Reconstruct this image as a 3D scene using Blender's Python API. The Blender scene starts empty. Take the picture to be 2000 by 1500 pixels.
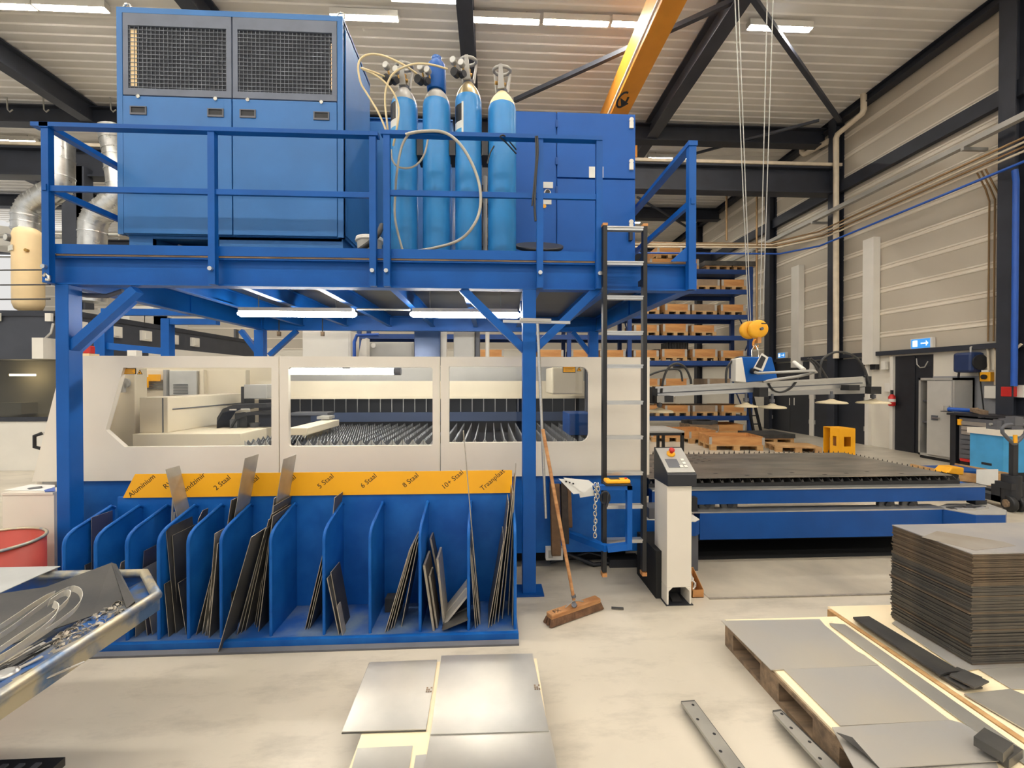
import bpy, bmesh, math, random
from mathutils import Vector, Matrix
random.seed(11)
SC = bpy.context.scene
COL = SC.collection
PI = math.pi

# ---------------------------------------------------------------- camera
CAMZ, F = 1.65, 840.0
YAW, PIT = math.atan(42/F), math.atan(7/F)
fw = Vector((math.sin(YAW)*math.cos(PIT), math.cos(YAW)*math.cos(PIT), -math.sin(PIT)))
rt = Vector((math.cos(YAW), -math.sin(YAW), 0))
up = rt.cross(fw)
cam = bpy.data.cameras.new('camera')
cam.sensor_width = 36.0
cam.lens = F/2000*36.0
cam.clip_start, cam.clip_end = 0.05, 120
camo = bpy.data.objects.new('camera', cam)
COL.objects.link(camo)
camo.location = (0, 0, CAMZ)
camo.rotation_euler = Matrix((rt, up, -fw)).transposed().to_euler()
SC.camera = camo

def ray(px, py):
    return fw + rt*((px-1000)/F) - up*((py-750)/F)
def at(px, py, Y):
    d = ray(px, py); t = Y/d.y
    return Vector((d.x*t, Y, CAMZ+d.z*t))
def atz(px, py, z):
    d = ray(px, py); t = (z-CAMZ)/d.z
    return Vector((d.x*t, d.y*t, z))
def atx(px, py, X):
    d = ray(px, py); t = X/d.x
    return Vector((X, d.y*t, CAMZ+d.z*t))
def ax(px, Y, py=743): return at(px, py, Y).x
def hz(py, Y, px=958): return at(px, py, Y).z

# ---------------------------------------------------------------- mesh builder
class MB:
    def __init__(s): s.v = []; s.f = []; s.m = []; s.s = []; s.mi = 0
    def mat(s, i): s.mi = i; return s
    def add(s, vs, fs, smooth=False):
        n = len(s.v); s.v += [tuple(v) for v in vs]
        for f in fs:
            s.f.append([n+i for i in f]); s.m.append(s.mi); s.s.append(smooth)
        return s
    def box(s, x0, y0, z0, x1, y1, z1):
        vs = [(x, y, z) for z in (z0, z1) for y in (y0, y1) for x in (x0, x1)]
        return s.add(vs, [(0,2,3,1),(4,5,7,6),(0,1,5,4),(2,6,7,3),(0,4,6,2),(1,3,7,5)])
    def obox(s, c, a, b, d):
        c, a, b, d = map(Vector, (c, a, b, d))
        vs = [c+i*a+j*b+k*d for k in (-1, 1) for j in (-1, 1) for i in (-1, 1)]
        return s.add(vs, [(0,2,3,1),(4,5,7,6),(0,1,5,4),(2,6,7,3),(0,4,6,2),(1,3,7,5)])
    def bar(s, p, q, w, h, upv=(0, 0, 1)):
        p, q = Vector(p), Vector(q); d = (q-p); l = d.length; d.normalize()
        u = Vector(upv)
        if abs(d.dot(u)) > .98: u = Vector((0, 1, 0))
        sd = d.cross(u).normalized(); u = sd.cross(d).normalized()
        return s.obox((p+q)/2, d*l/2, sd*w/2, u*h/2)
    def ibeam(s, p, q, w, h, t=.012, upv=(0, 0, 1)):
        p, q = Vector(p), Vector(q); d = (q-p).normalized(); u = Vector(upv)
        if abs(d.dot(u)) > .98: u = Vector((0, 1, 0))
        sd = d.cross(u).normalized(); u = sd.cross(d).normalized()
        s.bar(p+u*(h/2-t/2), q+u*(h/2-t/2), w, t, u); s.bar(p-u*(h/2-t/2), q-u*(h/2-t/2), w, t, u)
        return s.bar(p, q, t, h-2*t, u)
    def tube(s, pts, r, n=8, closed=False, smooth=True):
        pts = [Vector(p) for p in pts]; m = len(pts)
        rs = r if isinstance(r, (list, tuple)) else [r]*m
        vs = []; nrm = None
        for i, p in enumerate(pts):
            if closed: t = pts[(i+1) % m]-pts[i-1]
            elif i == 0: t = pts[1]-p
            elif i == m-1: t = p-pts[i-1]
            else: t = (pts[i+1]-p).normalized()+(p-pts[i-1]).normalized()
            if t.length < 1e-9: t = Vector((0, 0, 1))
            t.normalize()
            if nrm is None:
                nrm = t.orthogonal().normalized()
            else:
                nrm = nrm-t*nrm.dot(t)
                nrm = nrm.normalized() if nrm.length > 1e-6 else t.orthogonal().normalized()
            b = t.cross(nrm)
            for k in range(n):
                a = 2*PI*k/n
                vs.append(p+(nrm*math.cos(a)+b*math.sin(a))*rs[i])
        fs = []
        for i in range(m if closed else m-1):
            i2 = (i+1) % m
            for k in range(n):
                fs.append((i*n+k, i*n+(k+1) % n, i2*n+(k+1) % n, i2*n+k))
        s.add(vs, fs, smooth)
        if not closed:
            s.add(vs[:n], [list(range(n))[::-1]]); s.add(vs[-n:], [list(range(n))])
        return s
    def cyl(s, p, q, r, r2=None, n=20):
        return s.tube([p, q], [r, r if r2 is None else r2], n)
    def lathe(s, c, prof, n=24, axis=(0, 0, 1), smooth=True, caps=True):
        c = Vector(c); w = Vector(axis).normalized(); u = w.orthogonal().normalized(); v = w.cross(u)
        vs = []
        for r, h in prof:
            for k in range(n):
                a = 2*PI*k/n; vs.append(c+w*h+(u*math.cos(a)+v*math.sin(a))*r)
        fs = []
        for i in range(len(prof)-1):
            for k in range(n):
                fs.append((i*n+k, i*n+(k+1) % n, (i+1)*n+(k+1) % n, (i+1)*n+k))
        s.add(vs, fs, smooth)
        if caps:
            s.add(vs[:n], [list(range(n))[::-1]]); s.add(vs[-n:], [list(range(n))])
        return s
    def prism(s, poly, vec):
        poly = [Vector(p) for p in poly]; vec = Vector(vec); n = len(poly)
        vs = poly+[p+vec for p in poly]
        fs = [list(range(n))[::-1], list(range(n, 2*n))]
        fs += [(i, (i+1) % n, n+(i+1) % n, n+i) for i in range(n)]
        return s.add(vs, fs)
    def strip(s, pts, half, thick):
        """flat ribbon along pts with given half-width vector and thickness vector"""
        half = Vector(half); th = Vector(thick)
        vs = []
        for p in pts:
            p = Vector(p); vs += [p-half-th, p+half-th, p+half+th, p-half+th]
        fs = [(0, 1, 2, 3)]
        for i in range(len(pts)-1):
            a = i*4; b = a+4
            for k in range(4): fs.append((a+k, a+(k+1) % 4, b+(k+1) % 4, b+k))
        e = (len(pts)-1)*4; fs.append((e+3, e+2, e+1, e))
        return s.add(vs, fs)

def flatmesh(kind, outer=None, holes=(), text='', size=1, ext=0.0):
    """2-D filled outline (with holes) or lettering -> verts, faces in the local xy plane"""
    if kind == 'text':
        c = bpy.data.curves.new('t', 'FONT'); c.body = text; c.size = size
        c.align_x = 'CENTER'; c.align_y = 'CENTER'; c.resolution_u = 3
    else:
        c = bpy.data.curves.new('c', 'CURVE'); c.dimensions = '2D'; c.fill_mode = 'BOTH'
        for lp in [outer]+list(holes):
            sp = c.splines.new('POLY'); sp.points.add(len(lp)-1); sp.use_cyclic_u = True
            for i, (x, y) in enumerate(lp): sp.points[i].co = (x, y, 0, 1)
    c.extrude = ext
    o = bpy.data.objects.new('tmp', c); COL.objects.link(o)
    bpy.context.view_layer.update()
    me = bpy.data.meshes.new_from_object(o.evaluated_get(bpy.context.evaluated_depsgraph_get()))
    vs = [tuple(v.co) for v in me.vertices]; fs = [list(p.vertices) for p in me.polygons]
    bpy.data.objects.remove(o); bpy.data.curves.remove(c); bpy.data.meshes.remove(me)
    return vs, fs
def mapped(mb, vf, org, ux, uy):
    org, ux, uy = Vector(org), Vector(ux), Vector(uy); uz = ux.cross(uy).normalized()
    return mb.add([org+ux*v[0]+uy*v[1]+uz*v[2] for v in vf[0]], vf[1])
def text_mb(txt, size, org, ux, uy, ext=.0008):
    return mapped(MB(), flatmesh('text', text=txt, size=size, ext=ext), org, ux, uy)

# ---------------------------------------------------------------- objects
ROOTS = []
def tag(o, label=None, cat=None, group=None, kind=None):
    if label: o['label'] = label
    if cat: o['category'] = cat
    if group: o['group'] = group
    if kind: o['kind'] = kind
    return o
def T(name, label, cat, group=None):
    o = bpy.data.objects.new(name, None); COL.objects.link(o); o.empty_display_size = .1
    ROOTS.append(o)
    return tag(o, label, cat, group)
def P(name, mb, mats, parent=None, label=None, bev=0, kind=None):
    me = bpy.data.meshes.new(name); me.from_pydata(mb.v, [], mb.f)
    if not isinstance(mats, (list, tuple)): mats = [mats]
    for m in mats: me.materials.append(m)
    for p, mi, sm in zip(me.polygons, mb.m, mb.s):
        p.material_index = mi; p.use_smooth = sm
    b = bmesh.new(); b.from_mesh(me); bmesh.ops.recalc_face_normals(b, faces=b.faces); b.to_mesh(me); b.free()
    o = bpy.data.objects.new(name, me); COL.objects.link(o)
    if parent: o.parent = parent
    if label: o['label'] = label
    if kind: o['kind'] = kind
    if bev:
        md = o.modifiers.new('bevel', 'BEVEL'); md.width = bev; md.segments = 2; md.limit_method = 'ANGLE'
    return o
def S(name, mb, mats, label, cat, group=None, bev=0, kind=None):
    o = P(name, mb, mats, None, None, bev); tag(o, label, cat, group, kind); ROOTS.append(o); return o
def struct(name, mb, mats, parent=None, bev=0):
    o = P(name, mb, mats, parent, None, bev)
    if not parent: o['kind'] = 'structure'
    return o
CH = {}
def kids(o): return [c for c in COL.objects if c.parent == o]
def tree(o):
    r = [o]
    for c in o.children: r += tree(c)
    return r
def fin(o):
    """put the thing's origin at its base centre"""
    if o.name in DONE: return o
    ms = [x for x in tree(o) if x.type == 'MESH']
    vs = [v.co for m in ms for v in m.data.vertices]
    if not vs: return o
    c = Vector(((min(v.x for v in vs)+max(v.x for v in vs))/2, (min(v.y for v in vs)+max(v.y for v in vs))/2, min(v.z for v in vs)))
    for m in ms: m.data.transform(Matrix.Translation(-c))
    o.location = c; DONE.add(o.name); return o
DONE = set()
def dup(o, loc, rz=0, label=None, group=None):
    def cp(x, par):
        c = x.copy(); COL.objects.link(c)
        if par: c.parent = par
        for k in list(x.children): cp(k, c)
        return c
    r = cp(o, None); r.location = loc; r.rotation_euler = (0, 0, rz); DONE.add(r.name)
    if label: r['label'] = label
    if group: r['group'] = group
    return r

# ---------------------------------------------------------------- materials
def lin(c): return tuple((x/255/12.92 if x/255 <= .04045 else ((x/255+.055)/1.055)**2.4) for x in c)+(1,)
MATS = {}
def pm(name, rgb, rough=.5, metal=0, var=.07, scale=5, bump=0, bscale=60, stretch=(1, 1, 1), rvar=0, emit=0, spec=.5, rgb2=None, detail=4, thr=(.35, .65)):
    m = bpy.data.materials.new(name); m.use_nodes = True; nt = m.node_tree; N = nt.nodes; L = nt.links
    b = N['Principled BSDF']; b.inputs['Roughness'].default_value = rough; b.inputs['Metallic'].default_value = metal
    b.inputs['Specular IOR Level'].default_value = spec
    c = lin(rgb)
    tc = N.new('ShaderNodeTexCoord'); mp = N.new('ShaderNodeMapping'); mp.inputs['Scale'].default_value = stretch
    L.new(tc.outputs['Object'], mp.inputs['Vector'])
    nz = N.new('ShaderNodeTexNoise'); nz.inputs['Scale'].default_value = scale; nz.inputs['Detail'].default_value = detail
    L.new(mp.outputs['Vector'], nz.inputs['Vector'])
    mx = N.new('ShaderNodeMix'); mx.data_type = 'RGBA'
    rp = N.new('ShaderNodeMapRange'); rp.inputs[1].default_value = thr[0]; rp.inputs[2].default_value = thr[1]
    L.new(nz.outputs['Fac'], rp.inputs[0]); L.new(rp.outputs[0], mx.inputs['Factor'])
    c2 = lin(rgb2) if rgb2 else tuple(min(1, x*(1+var)) for x in c[:3])+(1,)
    c1 = c if rgb2 else tuple(x*(1-var) for x in c[:3])+(1,)
    mx.inputs['A'].default_value = c1; mx.inputs['B'].default_value = c2
    L.new(mx.outputs['Result'], b.inputs['Base Color'])
    if rvar:
        r2 = N.new('ShaderNodeMapRange'); r2.inputs[3].default_value = max(.02, rough-rvar); r2.inputs[4].default_value = min(1, rough+rvar)
        L.new(nz.outputs['Fac'], r2.inputs[0]); L.new(r2.outputs[0], b.inputs['Roughness'])
    if bump:
        n2 = N.new('ShaderNodeTexNoise'); n2.inputs['Scale'].default_value = bscale; n2.inputs['Detail'].default_value = 3
        L.new(mp.outputs['Vector'], n2.inputs['Vector'])
        bp = N.new('ShaderNodeBump'); bp.inputs['Strength'].default_value = bump; bp.inputs['Distance'].default_value = .01
        L.new(n2.outputs['Fac'], bp.inputs['Height']); L.new(bp.outputs['Normal'], b.inputs['Normal'])
    if emit:
        b.inputs['Emission Color'].default_value = c; b.inputs['Emission Strength'].default_value = emit
    m.diffuse_color = c; MATS[name] = m
    return m

BLUE = pm('blue_paint', (12, 86, 166), .42, 0, .10, 3, .05, 120, spec=.3)
BLUE_D = pm('blue_paint_worn', (10, 82, 162), .45, 0, .0, 6, .05, 90, rgb2=(24, 98, 178), detail=8, spec=.3)
BLUE_M = pm('blue_machine_paint', (14, 74, 146), .42, 0, .10, 3, .04, 120, spec=.3)
BLUE_F = pm('blue_dusty_floor_plate', (30, 84, 160), .6, 0, 0, 5, .1, 60, rgb2=(105, 125, 150), detail=8, thr=(.4, .7))
BLUE_C = pm('blue_paint_hazed', (46, 112, 178), .45, 0, .07, 2.5, .06, 160)  # same blue paint, lightened for the haze and glare on the cabinets
BLUE_E = pm('blue_control_cabinet_paint', (6, 86, 170), .42, 0, .06, 2.5, .06, 160, spec=.3)
BLUE_G = pm('cylinder_blue', (50, 138, 205), .32, 0, .08, 4, 0, 60, detail=8)
BLUE_L = pm('light_blue_board', (70, 160, 215), .5)
GREYF = pm('grille_frame_grey', (104, 112, 128), .5, 0, .08, 6)
DARKG = pm('grille_dark', (46, 50, 58), .7)
WIRE = pm('grille_wire', (120, 126, 134), .45, .5)
CREAM = pm('machine_cream', (230, 222, 207), .42, 0, .03, 2)
CREAM2 = pm('machine_cream_inside', (226, 214, 188), .5, 0, .04, 2)
CREAMT = pm('tank_cream', (246, 218, 168), .45, 0, .05, 3)
WHITE = pm('white_paint', (226, 222, 212), .5, 0, .03, 2)
WHITEP = pm('white_paper', (232, 232, 228), .8, 0, .02)
YEL = pm('yellow_paint', (246, 176, 28), .45, 0, .05, 3)
YELS = pm('yellow_sign', (248, 178, 24), .38, 0, .03, 2)
ORANGE = pm('crane_orange', (226, 150, 50), .45, 0, .05, 3)
BLK = pm('black_plastic', (26, 27, 30), .5, 0, .1, 8)
BLKM = pm('black_paint', (34, 36, 42), .5, 0, .1, 6)
INK = pm('black_lettering', (46, 40, 28), .7)
ANTH = pm('anthracite_steel', (44, 48, 58), .55, 0, .12, 3)
ANTHL = pm('roof_girder_grey', (62, 66, 76), .55, 0, .12, 2)
DKMACH = pm('dark_machine_grey', (60, 64, 74), .5, 0, .08, 3)
ALU = pm('aluminium', (196, 196, 194), .34, .85, .06, 12, 0, 60, (1, 1, 8))
GALV = pm('galvanised_duct', (205, 206, 204), .3, .9, .08, 10, rvar=.08)
CHROME = pm('chrome', (215, 214, 208), .18, 1, .04)
STEEL = pm('steel_plate', (206, 202, 192), .30, .6, 0, 1.6, .02, 200, rgb2=(176, 174, 168), rvar=.06, detail=6)
STEELB = pm('bluish_mill_plate', (184, 183, 181), .3, .4, 0, 1.3, .03, 120, rgb2=(196, 189, 175), rvar=.08, detail=5)
STEELD = pm('dark_steel_plate', (74, 74, 74), .42, .4, 0, 4, .04, 120, rgb2=(98, 96, 92), rvar=.08)
STEELK = pm('blackened_steel', (56, 56, 57), .5, .3, 0, 5, .05, 100, rgb2=(76, 74, 71))
STEELE = pm('cut_steel_edge', (168, 160, 146), .42, .45, .12, 20)
STACK1 = pm('stacked_plate_steel', (94, 89, 82), .5, .35, 0, 6, .05, 100, rgb2=(70, 69, 68))
STACK2 = pm('stacked_plate_rusty', (114, 97, 78), .55, .3, 0, 6, .05, 100, rgb2=(78, 72, 64))
STACKT = pm('stack_top_plate', (184, 180, 174), .36, .35, 0, 2, 0, 60, rgb2=(160, 160, 164))
WOOD = pm('pallet_wood', (200, 162, 112), .75, 0, 0, 3, .15, 40, (1, 6, 6), rgb2=(176, 134, 86))
WOODR = pm('reddish_box_wood', (204, 150, 92), .7, 0, 0, 2, .1, 40, (1, 5, 5), rgb2=(178, 122, 70))
WOODO = pm('old_pallet_wood', (150, 126, 100), .8, 0, 0, 4, .2, 40, (1, 6, 6), rgb2=(112, 94, 76))
PLY = pm('pale_board', (244, 226, 190), .6, 0, .03, 2)
BROOMW = pm('broom_wood', (196, 146, 96), .6, 0, 0, 5, .1, 40, (1, 1, 6), rgb2=(160, 108, 64))
BRIST = pm('bristles', (110, 80, 58), .95, 0, .25, 30, .6, 120)
STRAP = pm('webbing', (110, 84, 60), .9, 0, .15, 20, .3, 200)
RED = pm('red_drum', (176, 62, 48), .5, 0, .1, 4)
REDP = pm('red_plastic', (200, 40, 36), .4)
BAND = pm('steel_strapping', (214, 208, 194), .35, .4, .05, 6)
RIM = pm('worn_rim', (196, 186, 158), .38, .6, 0, 8, .1, 60, rgb2=(96, 124, 160), detail=8, thr=(.45, .62))
BINB = pm('scuffed_bin_blue', (40, 92, 158), .5, .1, 0, 9, .1, 60, rgb2=(92, 96, 100), detail=10, thr=(.42, .6))
HOSE = pm('cream_hose', (226, 206, 160), .4, 0, .05)
HOSEG = pm('clear_hose', (176, 172, 160), .3, 0, .05)
RUB = pm('black_hose', (48, 48, 48), .5, 0, .1)
COPPER = pm('bronze_pipe', (150, 122, 88), .4, .6, .08)
PIPEW = pm('cream_pipe', (222, 208, 184), .5)
PIPEB = pm('blue_pipe', (30, 84, 176), .4)
STICK = pm('sticker_white', (222, 222, 214), .6)
GREY = pm('grey_metal', (172, 170, 164), .45, .2, .05, 3)
GREYW = pm('grey_wall_paint', (152, 154, 158), .6, 0, .04, 2)
GREYD = pm('mid_grey', (98, 100, 106), .5, .2, .08)
DRUMIN = pm('drum_inside', (160, 72, 52), .6, 0, .15, 8)
DECK = pm('dark_deck_plate', (92, 92, 90), .38, .6, .12, 3)
BLKSH = pm('matt_black_and_shade', (20, 20, 21), .8, 0, .2, 4)  # plain black for low parts, and for painted shade under the pallet changer
GAUGE = pm('gauge_face', (216, 216, 210), .3)
BRASS = pm('brass', (176, 140, 80), .35, .9)
EXITB = pm('exit_sign_blue', (60, 140, 215), .4, emit=.8)
EXITW = pm('exit_sign_white', (235, 245, 255), .4, emit=1.0)
LAMP = pm('lamp_diffuser', (255, 248, 236), .5, emit=150)
LAMP2 = pm('tube_light_diffuser', (255, 250, 240), .5, emit=85)
WINL = pm('daylight_pane', (250, 252, 255), .4, emit=2.4)

def glassm(name, tint, gl=.12):
    m = bpy.data.materials.new(name); m.use_nodes = True; nt = m.node_tree; N = nt.nodes; L = nt.links
    N.remove(N['Principled BSDF']); out = N['Material Output']
    t = N.new('ShaderNodeBsdfTransparent'); t.inputs['Color'].default_value = tint
    g = N.new('ShaderNodeBsdfGlossy'); g.inputs['Roughness'].default_value = .03
    fr = N.new('ShaderNodeFresnel'); fr.inputs['IOR'].default_value = 1.45
    mx = N.new('ShaderNodeMixShader'); ge = N.new('ShaderNodeNewGeometry'); mt = N.new('ShaderNodeMath'); mt.operation = 'MULTIPLY'; inv = N.new('ShaderNodeMath'); inv.operation = 'SUBTRACT'; inv.inputs[0].default_value = 1; L.new(ge.outputs['Backfacing'], inv.inputs[1]); L.new(fr.outputs[0], mt.inputs[0]); L.new(inv.outputs[0], mt.inputs[1]); L.new(mt.outputs[0], mx.inputs[0]); L.new(t.outputs[0], mx.inputs[1]); L.new(g.outputs[0], mx.inputs[2])
    L.new(mx.outputs[0], out.inputs['Surface']); return m
GLASS = glassm('window_pane', (.975, .975, .97, 1))
GLASSD = glassm('dark_tinted_pane', (.55, .55, .53, 1))

def floor_mat():
    m = pm('polished_concrete', (206, 197, 180), .36, 0, 0, .9, .03, 8, rgb2=(184, 176, 160), rvar=.07, detail=8)
    nt = m.node_tree; N = nt.nodes; L = nt.links; b = N['Principled BSDF']
    old = b.inputs['Base Color'].links[0].from_socket
    tc = N.new('ShaderNodeTexCoord')
    n = N.new('ShaderNodeTexNoise'); n.inputs['Scale'].default_value = 2.6; n.inputs['Detail'].default_value = 10; n.inputs['Roughness'].default_value = .7
    mp = N.new('ShaderNodeMapping'); mp.inputs['Scale'].default_value = (.6, 1.6, 1); L.new(tc.outputs['Object'], mp.inputs[0]); L.new(mp.outputs[0], n.inputs['Vector'])
    r = N.new('ShaderNodeMapRange'); r.inputs[1].default_value = .50; r.inputs[2].default_value = .74; r.inputs[4].default_value = .7
    L.new(n.outputs['Fac'], r.inputs[0])
    mx = N.new('ShaderNodeMix'); mx.data_type = 'RGBA'; L.new(r.outputs[0], mx.inputs['Factor']); L.new(old, mx.inputs['A'])
    mx.inputs['B'].default_value = lin((150, 143, 130)); L.new(mx.outputs['Result'], b.inputs['Base Color'])
    return m
FLOOR = floor_mat()
FLOORP = pm('worn_grey_concrete', (186, 177, 159), .5, 0, 0, 2, .05, 40, rgb2=(160, 152, 138), detail=12)
BARM = pm('bar_steel', (164, 161, 152), .38, .3, 0, 5, .03, 120, rgb2=(146, 143, 136))
ROOFM = pm('roof_deck_steel', (240, 236, 229), .5, .1, .04, 1)
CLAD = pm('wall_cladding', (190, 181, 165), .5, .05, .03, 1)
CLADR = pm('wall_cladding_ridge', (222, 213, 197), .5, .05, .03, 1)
WALLW = pm('plaster_white', (226, 220, 206), .7, 0, .02, 1)
DOORB = pm('black_door', (44, 47, 54), .5, 0, .08, 3)
# ================================================================ THE SETTING
XW, YBACK, ZC = 9.65, 22.0, 8.85
struct('floor', MB().box(-22, -9, -.2, XW+.3, YBACK+.3, 0), FLOOR)
c0, c1 = atz(1378, 1110, 0), atz(1762, 1159, 0)
c0 = atz(1335, 1120, 0)
struct('trim_1', MB().box(c0.x, c1.y, 0.0, 4.6, 4.25, .004), FLOORP)
struct('trim_2', MB().box(c0.x, c1.y-.02, 0.0, 4.6, c1.y, .007), STEELE)
# corrugated roof deck, ribs along X
mb = MB(); per = .25; prof = []
y = -9.0
while y < YBACK+.3:
    prof += [(y, ZC), (y+.12, ZC), (y+.145, ZC+.022), (y+.225, ZC+.022)]; y += per
vs = []
for (yy, zz) in prof: vs += [(-22, yy, zz), (XW+.3, yy, zz)]
mb.add(vs, [(2*i, 2*i+1, 2*i+3, 2*i+2) for i in range(len(prof)-1)])
mb.box(-22, -9, ZC+.12, XW+.3, YBACK+.3, ZC+.2)
struct('ceiling', mb, ROOFM)
# side wall: ribbed cladding above, painted below
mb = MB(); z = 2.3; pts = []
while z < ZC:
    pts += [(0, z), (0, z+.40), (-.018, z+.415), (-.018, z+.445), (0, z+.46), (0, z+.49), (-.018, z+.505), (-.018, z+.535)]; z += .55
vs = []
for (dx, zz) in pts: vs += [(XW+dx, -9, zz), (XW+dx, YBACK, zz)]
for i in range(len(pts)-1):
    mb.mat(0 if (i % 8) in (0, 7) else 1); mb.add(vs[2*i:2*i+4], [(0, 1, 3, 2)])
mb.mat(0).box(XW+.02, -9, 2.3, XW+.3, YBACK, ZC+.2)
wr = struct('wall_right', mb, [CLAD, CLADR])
mb = MB().box(XW, -9, 0, XW+.3, YBACK, 2.3)
struct('lower_wall', mb, WALLW, wr)
yb = atx(1850, 800, XW).y
struct('painted_dado', MB().box(XW-.012, 4.5, 0, XW, yb+.3, hz(735, 9.2)), GREYW, wr)
mb = MB().box(-22, YBACK, 0, XW+.3, YBACK+.3, 3.2)
wb = struct('wall_back', mb, WALLW)
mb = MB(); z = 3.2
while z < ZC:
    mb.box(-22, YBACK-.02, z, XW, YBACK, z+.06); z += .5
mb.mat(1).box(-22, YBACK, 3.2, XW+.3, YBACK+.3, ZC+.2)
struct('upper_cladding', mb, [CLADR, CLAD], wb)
for i, (a, b) in enumerate([(-60, 40), (60, 205)]):
    x0, x1 = ax(a, YBACK-.05, 470), ax(b, YBACK-.05, 470)
    w = struct('window_%d' % (i+1), MB().box(x0-.1, YBACK-.08, 7.55, x1+.1, YBACK-.02, 7.65).box(x0-.1, YBACK-.08, 8.6, x1+.1, YBACK-.02, 8.7).box(x0-.1, YBACK-.08, 7.65, x0, YBACK-.02, 8.6).box(x1, YBACK-.08, 7.65, x1+.1, YBACK-.02, 8.6), GREY)
    struct('pane', MB().box(x0, YBACK-.06, 7.65, x1, YBACK-.04, 8.6), WINL, w)

# columns and wall purlins
for i, (px) in enumerate((1948, 1617, 1494, 1357)):
    yf = atx(px, 500, 9.4).y
    ztop = ZC
    struct('steel_column', MB().box(9.39, yf-.26, 0, 9.41, yf, ztop).box(9.62, yf-.26, 0, 9.64, yf, ztop).box(9.41, yf-.14, 0, 9.62, yf-.12, ztop), ANTH)
struct('wall_purlin', MB().box(9.5, -9, 6.78, 9.63, YBACK, 7.08), ANTH)
struct('eaves_beam', MB().ibeam((9.5, -9, 8.74), (9.5, YBACK, 8.74), .22, .2), ANTH)
struct('lower_wall_purlin', MB().box(9.52, -9, 2.26, 9.64, YBACK, 2.36), ANTH)
# roof girders along the hall, every five metres, and the cross beams
for X in (-15.4, -10.4, -5.4, -.46, 4.45):
    struct('roof_girder', MB().ibeam((X, -9, 8.58), (X, YBACK, 8.58), .30, .5, .03), ANTHL)
for Y in (11.85, 17.5):
    struct('roof_cross_beam', MB().ibeam((-22, Y, 8.52), (9.5, Y, 8.52), .3, .46, .03), ANTH)
yr = 11.55
struct('crane_runway_beam', MB().ibeam((-22, yr, 7.15), (9.62, yr, 7.15), .34, .72, .05), ANTH)
struct('crane_runway_rail', MB().box(-22, yr-.2, 7.52, 9.62, yr+.12, 7.60), PIPEW)
struct('crane_runway_beam', MB().ibeam((-22, 18.2, 7.0), (9.5, 18.2, 7.0), .3, .6, .04), ANTH)
def brace(a, b, z=8.45, w=.09):
    p, q = atz(a[0], a[1], z), atz(b[0], b[1], z)
    struct('roof_brace', MB().bar(p, q, w, w), ANTHL)
brace((1005, 196), (1440, -2)); brace((1470, -5), (1640, 236), 8.5); brace((1245, 330), (1600, 235), 8.4, .06)
brace((1245, 385), (1345, 445), 8.2, .06)
for px, pa, pb in ((1419, 375, 470), (1478, 380, 640)):
    p = at(px, pa, 12.2); q = at(px, pb, 12.2)
    struct('hanger_rod', MB().cyl(p, q, .03, n=8), COPPER)
for px in (13, 84, 145, 215):
    p, q = at(px, 190, 11.5), at(px+2, 214, 11.5)
    struct('festoon_hook', MB().tube([p, q, q+Vector((.05, 0, -.06)), q+Vector((.12, 0, 0))], .016, 6), GREY)

# yellow-orange overhead crane girder
t = T('overhead_crane', 'orange overhead travelling crane girder running under the roof above the blue cabinets', 'crane')
P('box_girder', MB().box(2.70, -4, 7.56, 3.0, 11.45, 8.24), ORANGE, t)
P('running_flange', MB().box(2.66, -4, 7.53, 3.04, 11.45, 7.56), ORANGE, t)
P('cable_rail', MB().box(2.62, -4, 7.60, 2.66, 11.4, 7.64), WHITE, t)
P('end_carriage', MB().box(1.9, 11.30, 7.60, 3.9, 11.62, 7.90), ORANGE, t)
lg = atz(1216, 195, 7.525)
mb = MB(); mb.tube([lg+Vector((.10*math.cos(a), .24*math.sin(a), 0)) for a in [i*PI/8 for i in range(-1, 14)]], .022, 6)
mb.prism([lg+Vector(v) for v in ((-.06, -.05, -.004), (.16, .12, -.004), (.05, .25, -.004))], (0, 0, .01))
P('logo', mb, BLKM, t, 'dark round arrow-shaped emblem')

# ceiling luminaires
def lamp(px, Y, label, group, z=ZC-.16, x=None, L=1.26, py=None):
    if py is not None:
        q = atz(px, py, z-.03); X, Y = q.x, q.y
    else: X = x if x is not None else ax(px, Y, 60)
    t = T('ceiling_light', label, 'ceiling light', group)
    P('housing', MB().box(X-L/2-.02, Y-.075, z+.02, X+L/2+.02, Y+.075, z+.10).box(X-L/2-.02, Y-.075, z-.022, X+L/2+.02, Y-.058, z+.02).box(X-L/2-.02, Y+.058, z-.022, X+L/2+.02, Y+.075, z+.02).box(X-L/2-.02, Y-.058, z-.022, X-L/2, Y+.058, z+.02).box(X+L/2, Y-.058, z-.022, X+L/2+.02, Y+.058, z+.02), WHITE, t)
    P('diffuser', MB().box(X-L/2, Y-.058, z-.03, X+L/2, Y+.058, z+.02), LAMP, t)
    P('suspension', MB().cyl((X-.4, Y, z+.11), (X-.4, Y, ZC+.02), .008, n=6).cyl((X+.4, Y, z+.11), (X+.4, Y, ZC+.02), .008, n=6), GREY, t)
g = 'tube lights in the first row under the roof'
for px, py, lb in ((-5, 13, 'glowing tube light at the far left end of the front roof row'), (140, 18, 'glowing tube light over the railing, left of the big grilled cabinet'),
               (712, 36, 'glowing tube light beside the top right corner of the grilled cabinet'), (989, 42, 'glowing tube light just right of the central roof girder above the gas cylinders'),
               (1125, 46, 'second glowing tube light right of the central roof girder'), (1258, 50, 'glowing tube light partly behind the orange crane girder'),
               (1523, 57, 'glowing tube light alone at the right end of the roof row')):
    lamp(px, 8.3, lb, g, py=py)
lamp(832, 7.83, py=0, label= 'tube light cut by the top edge of the photo above the gas cylinders', group=g)
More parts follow.
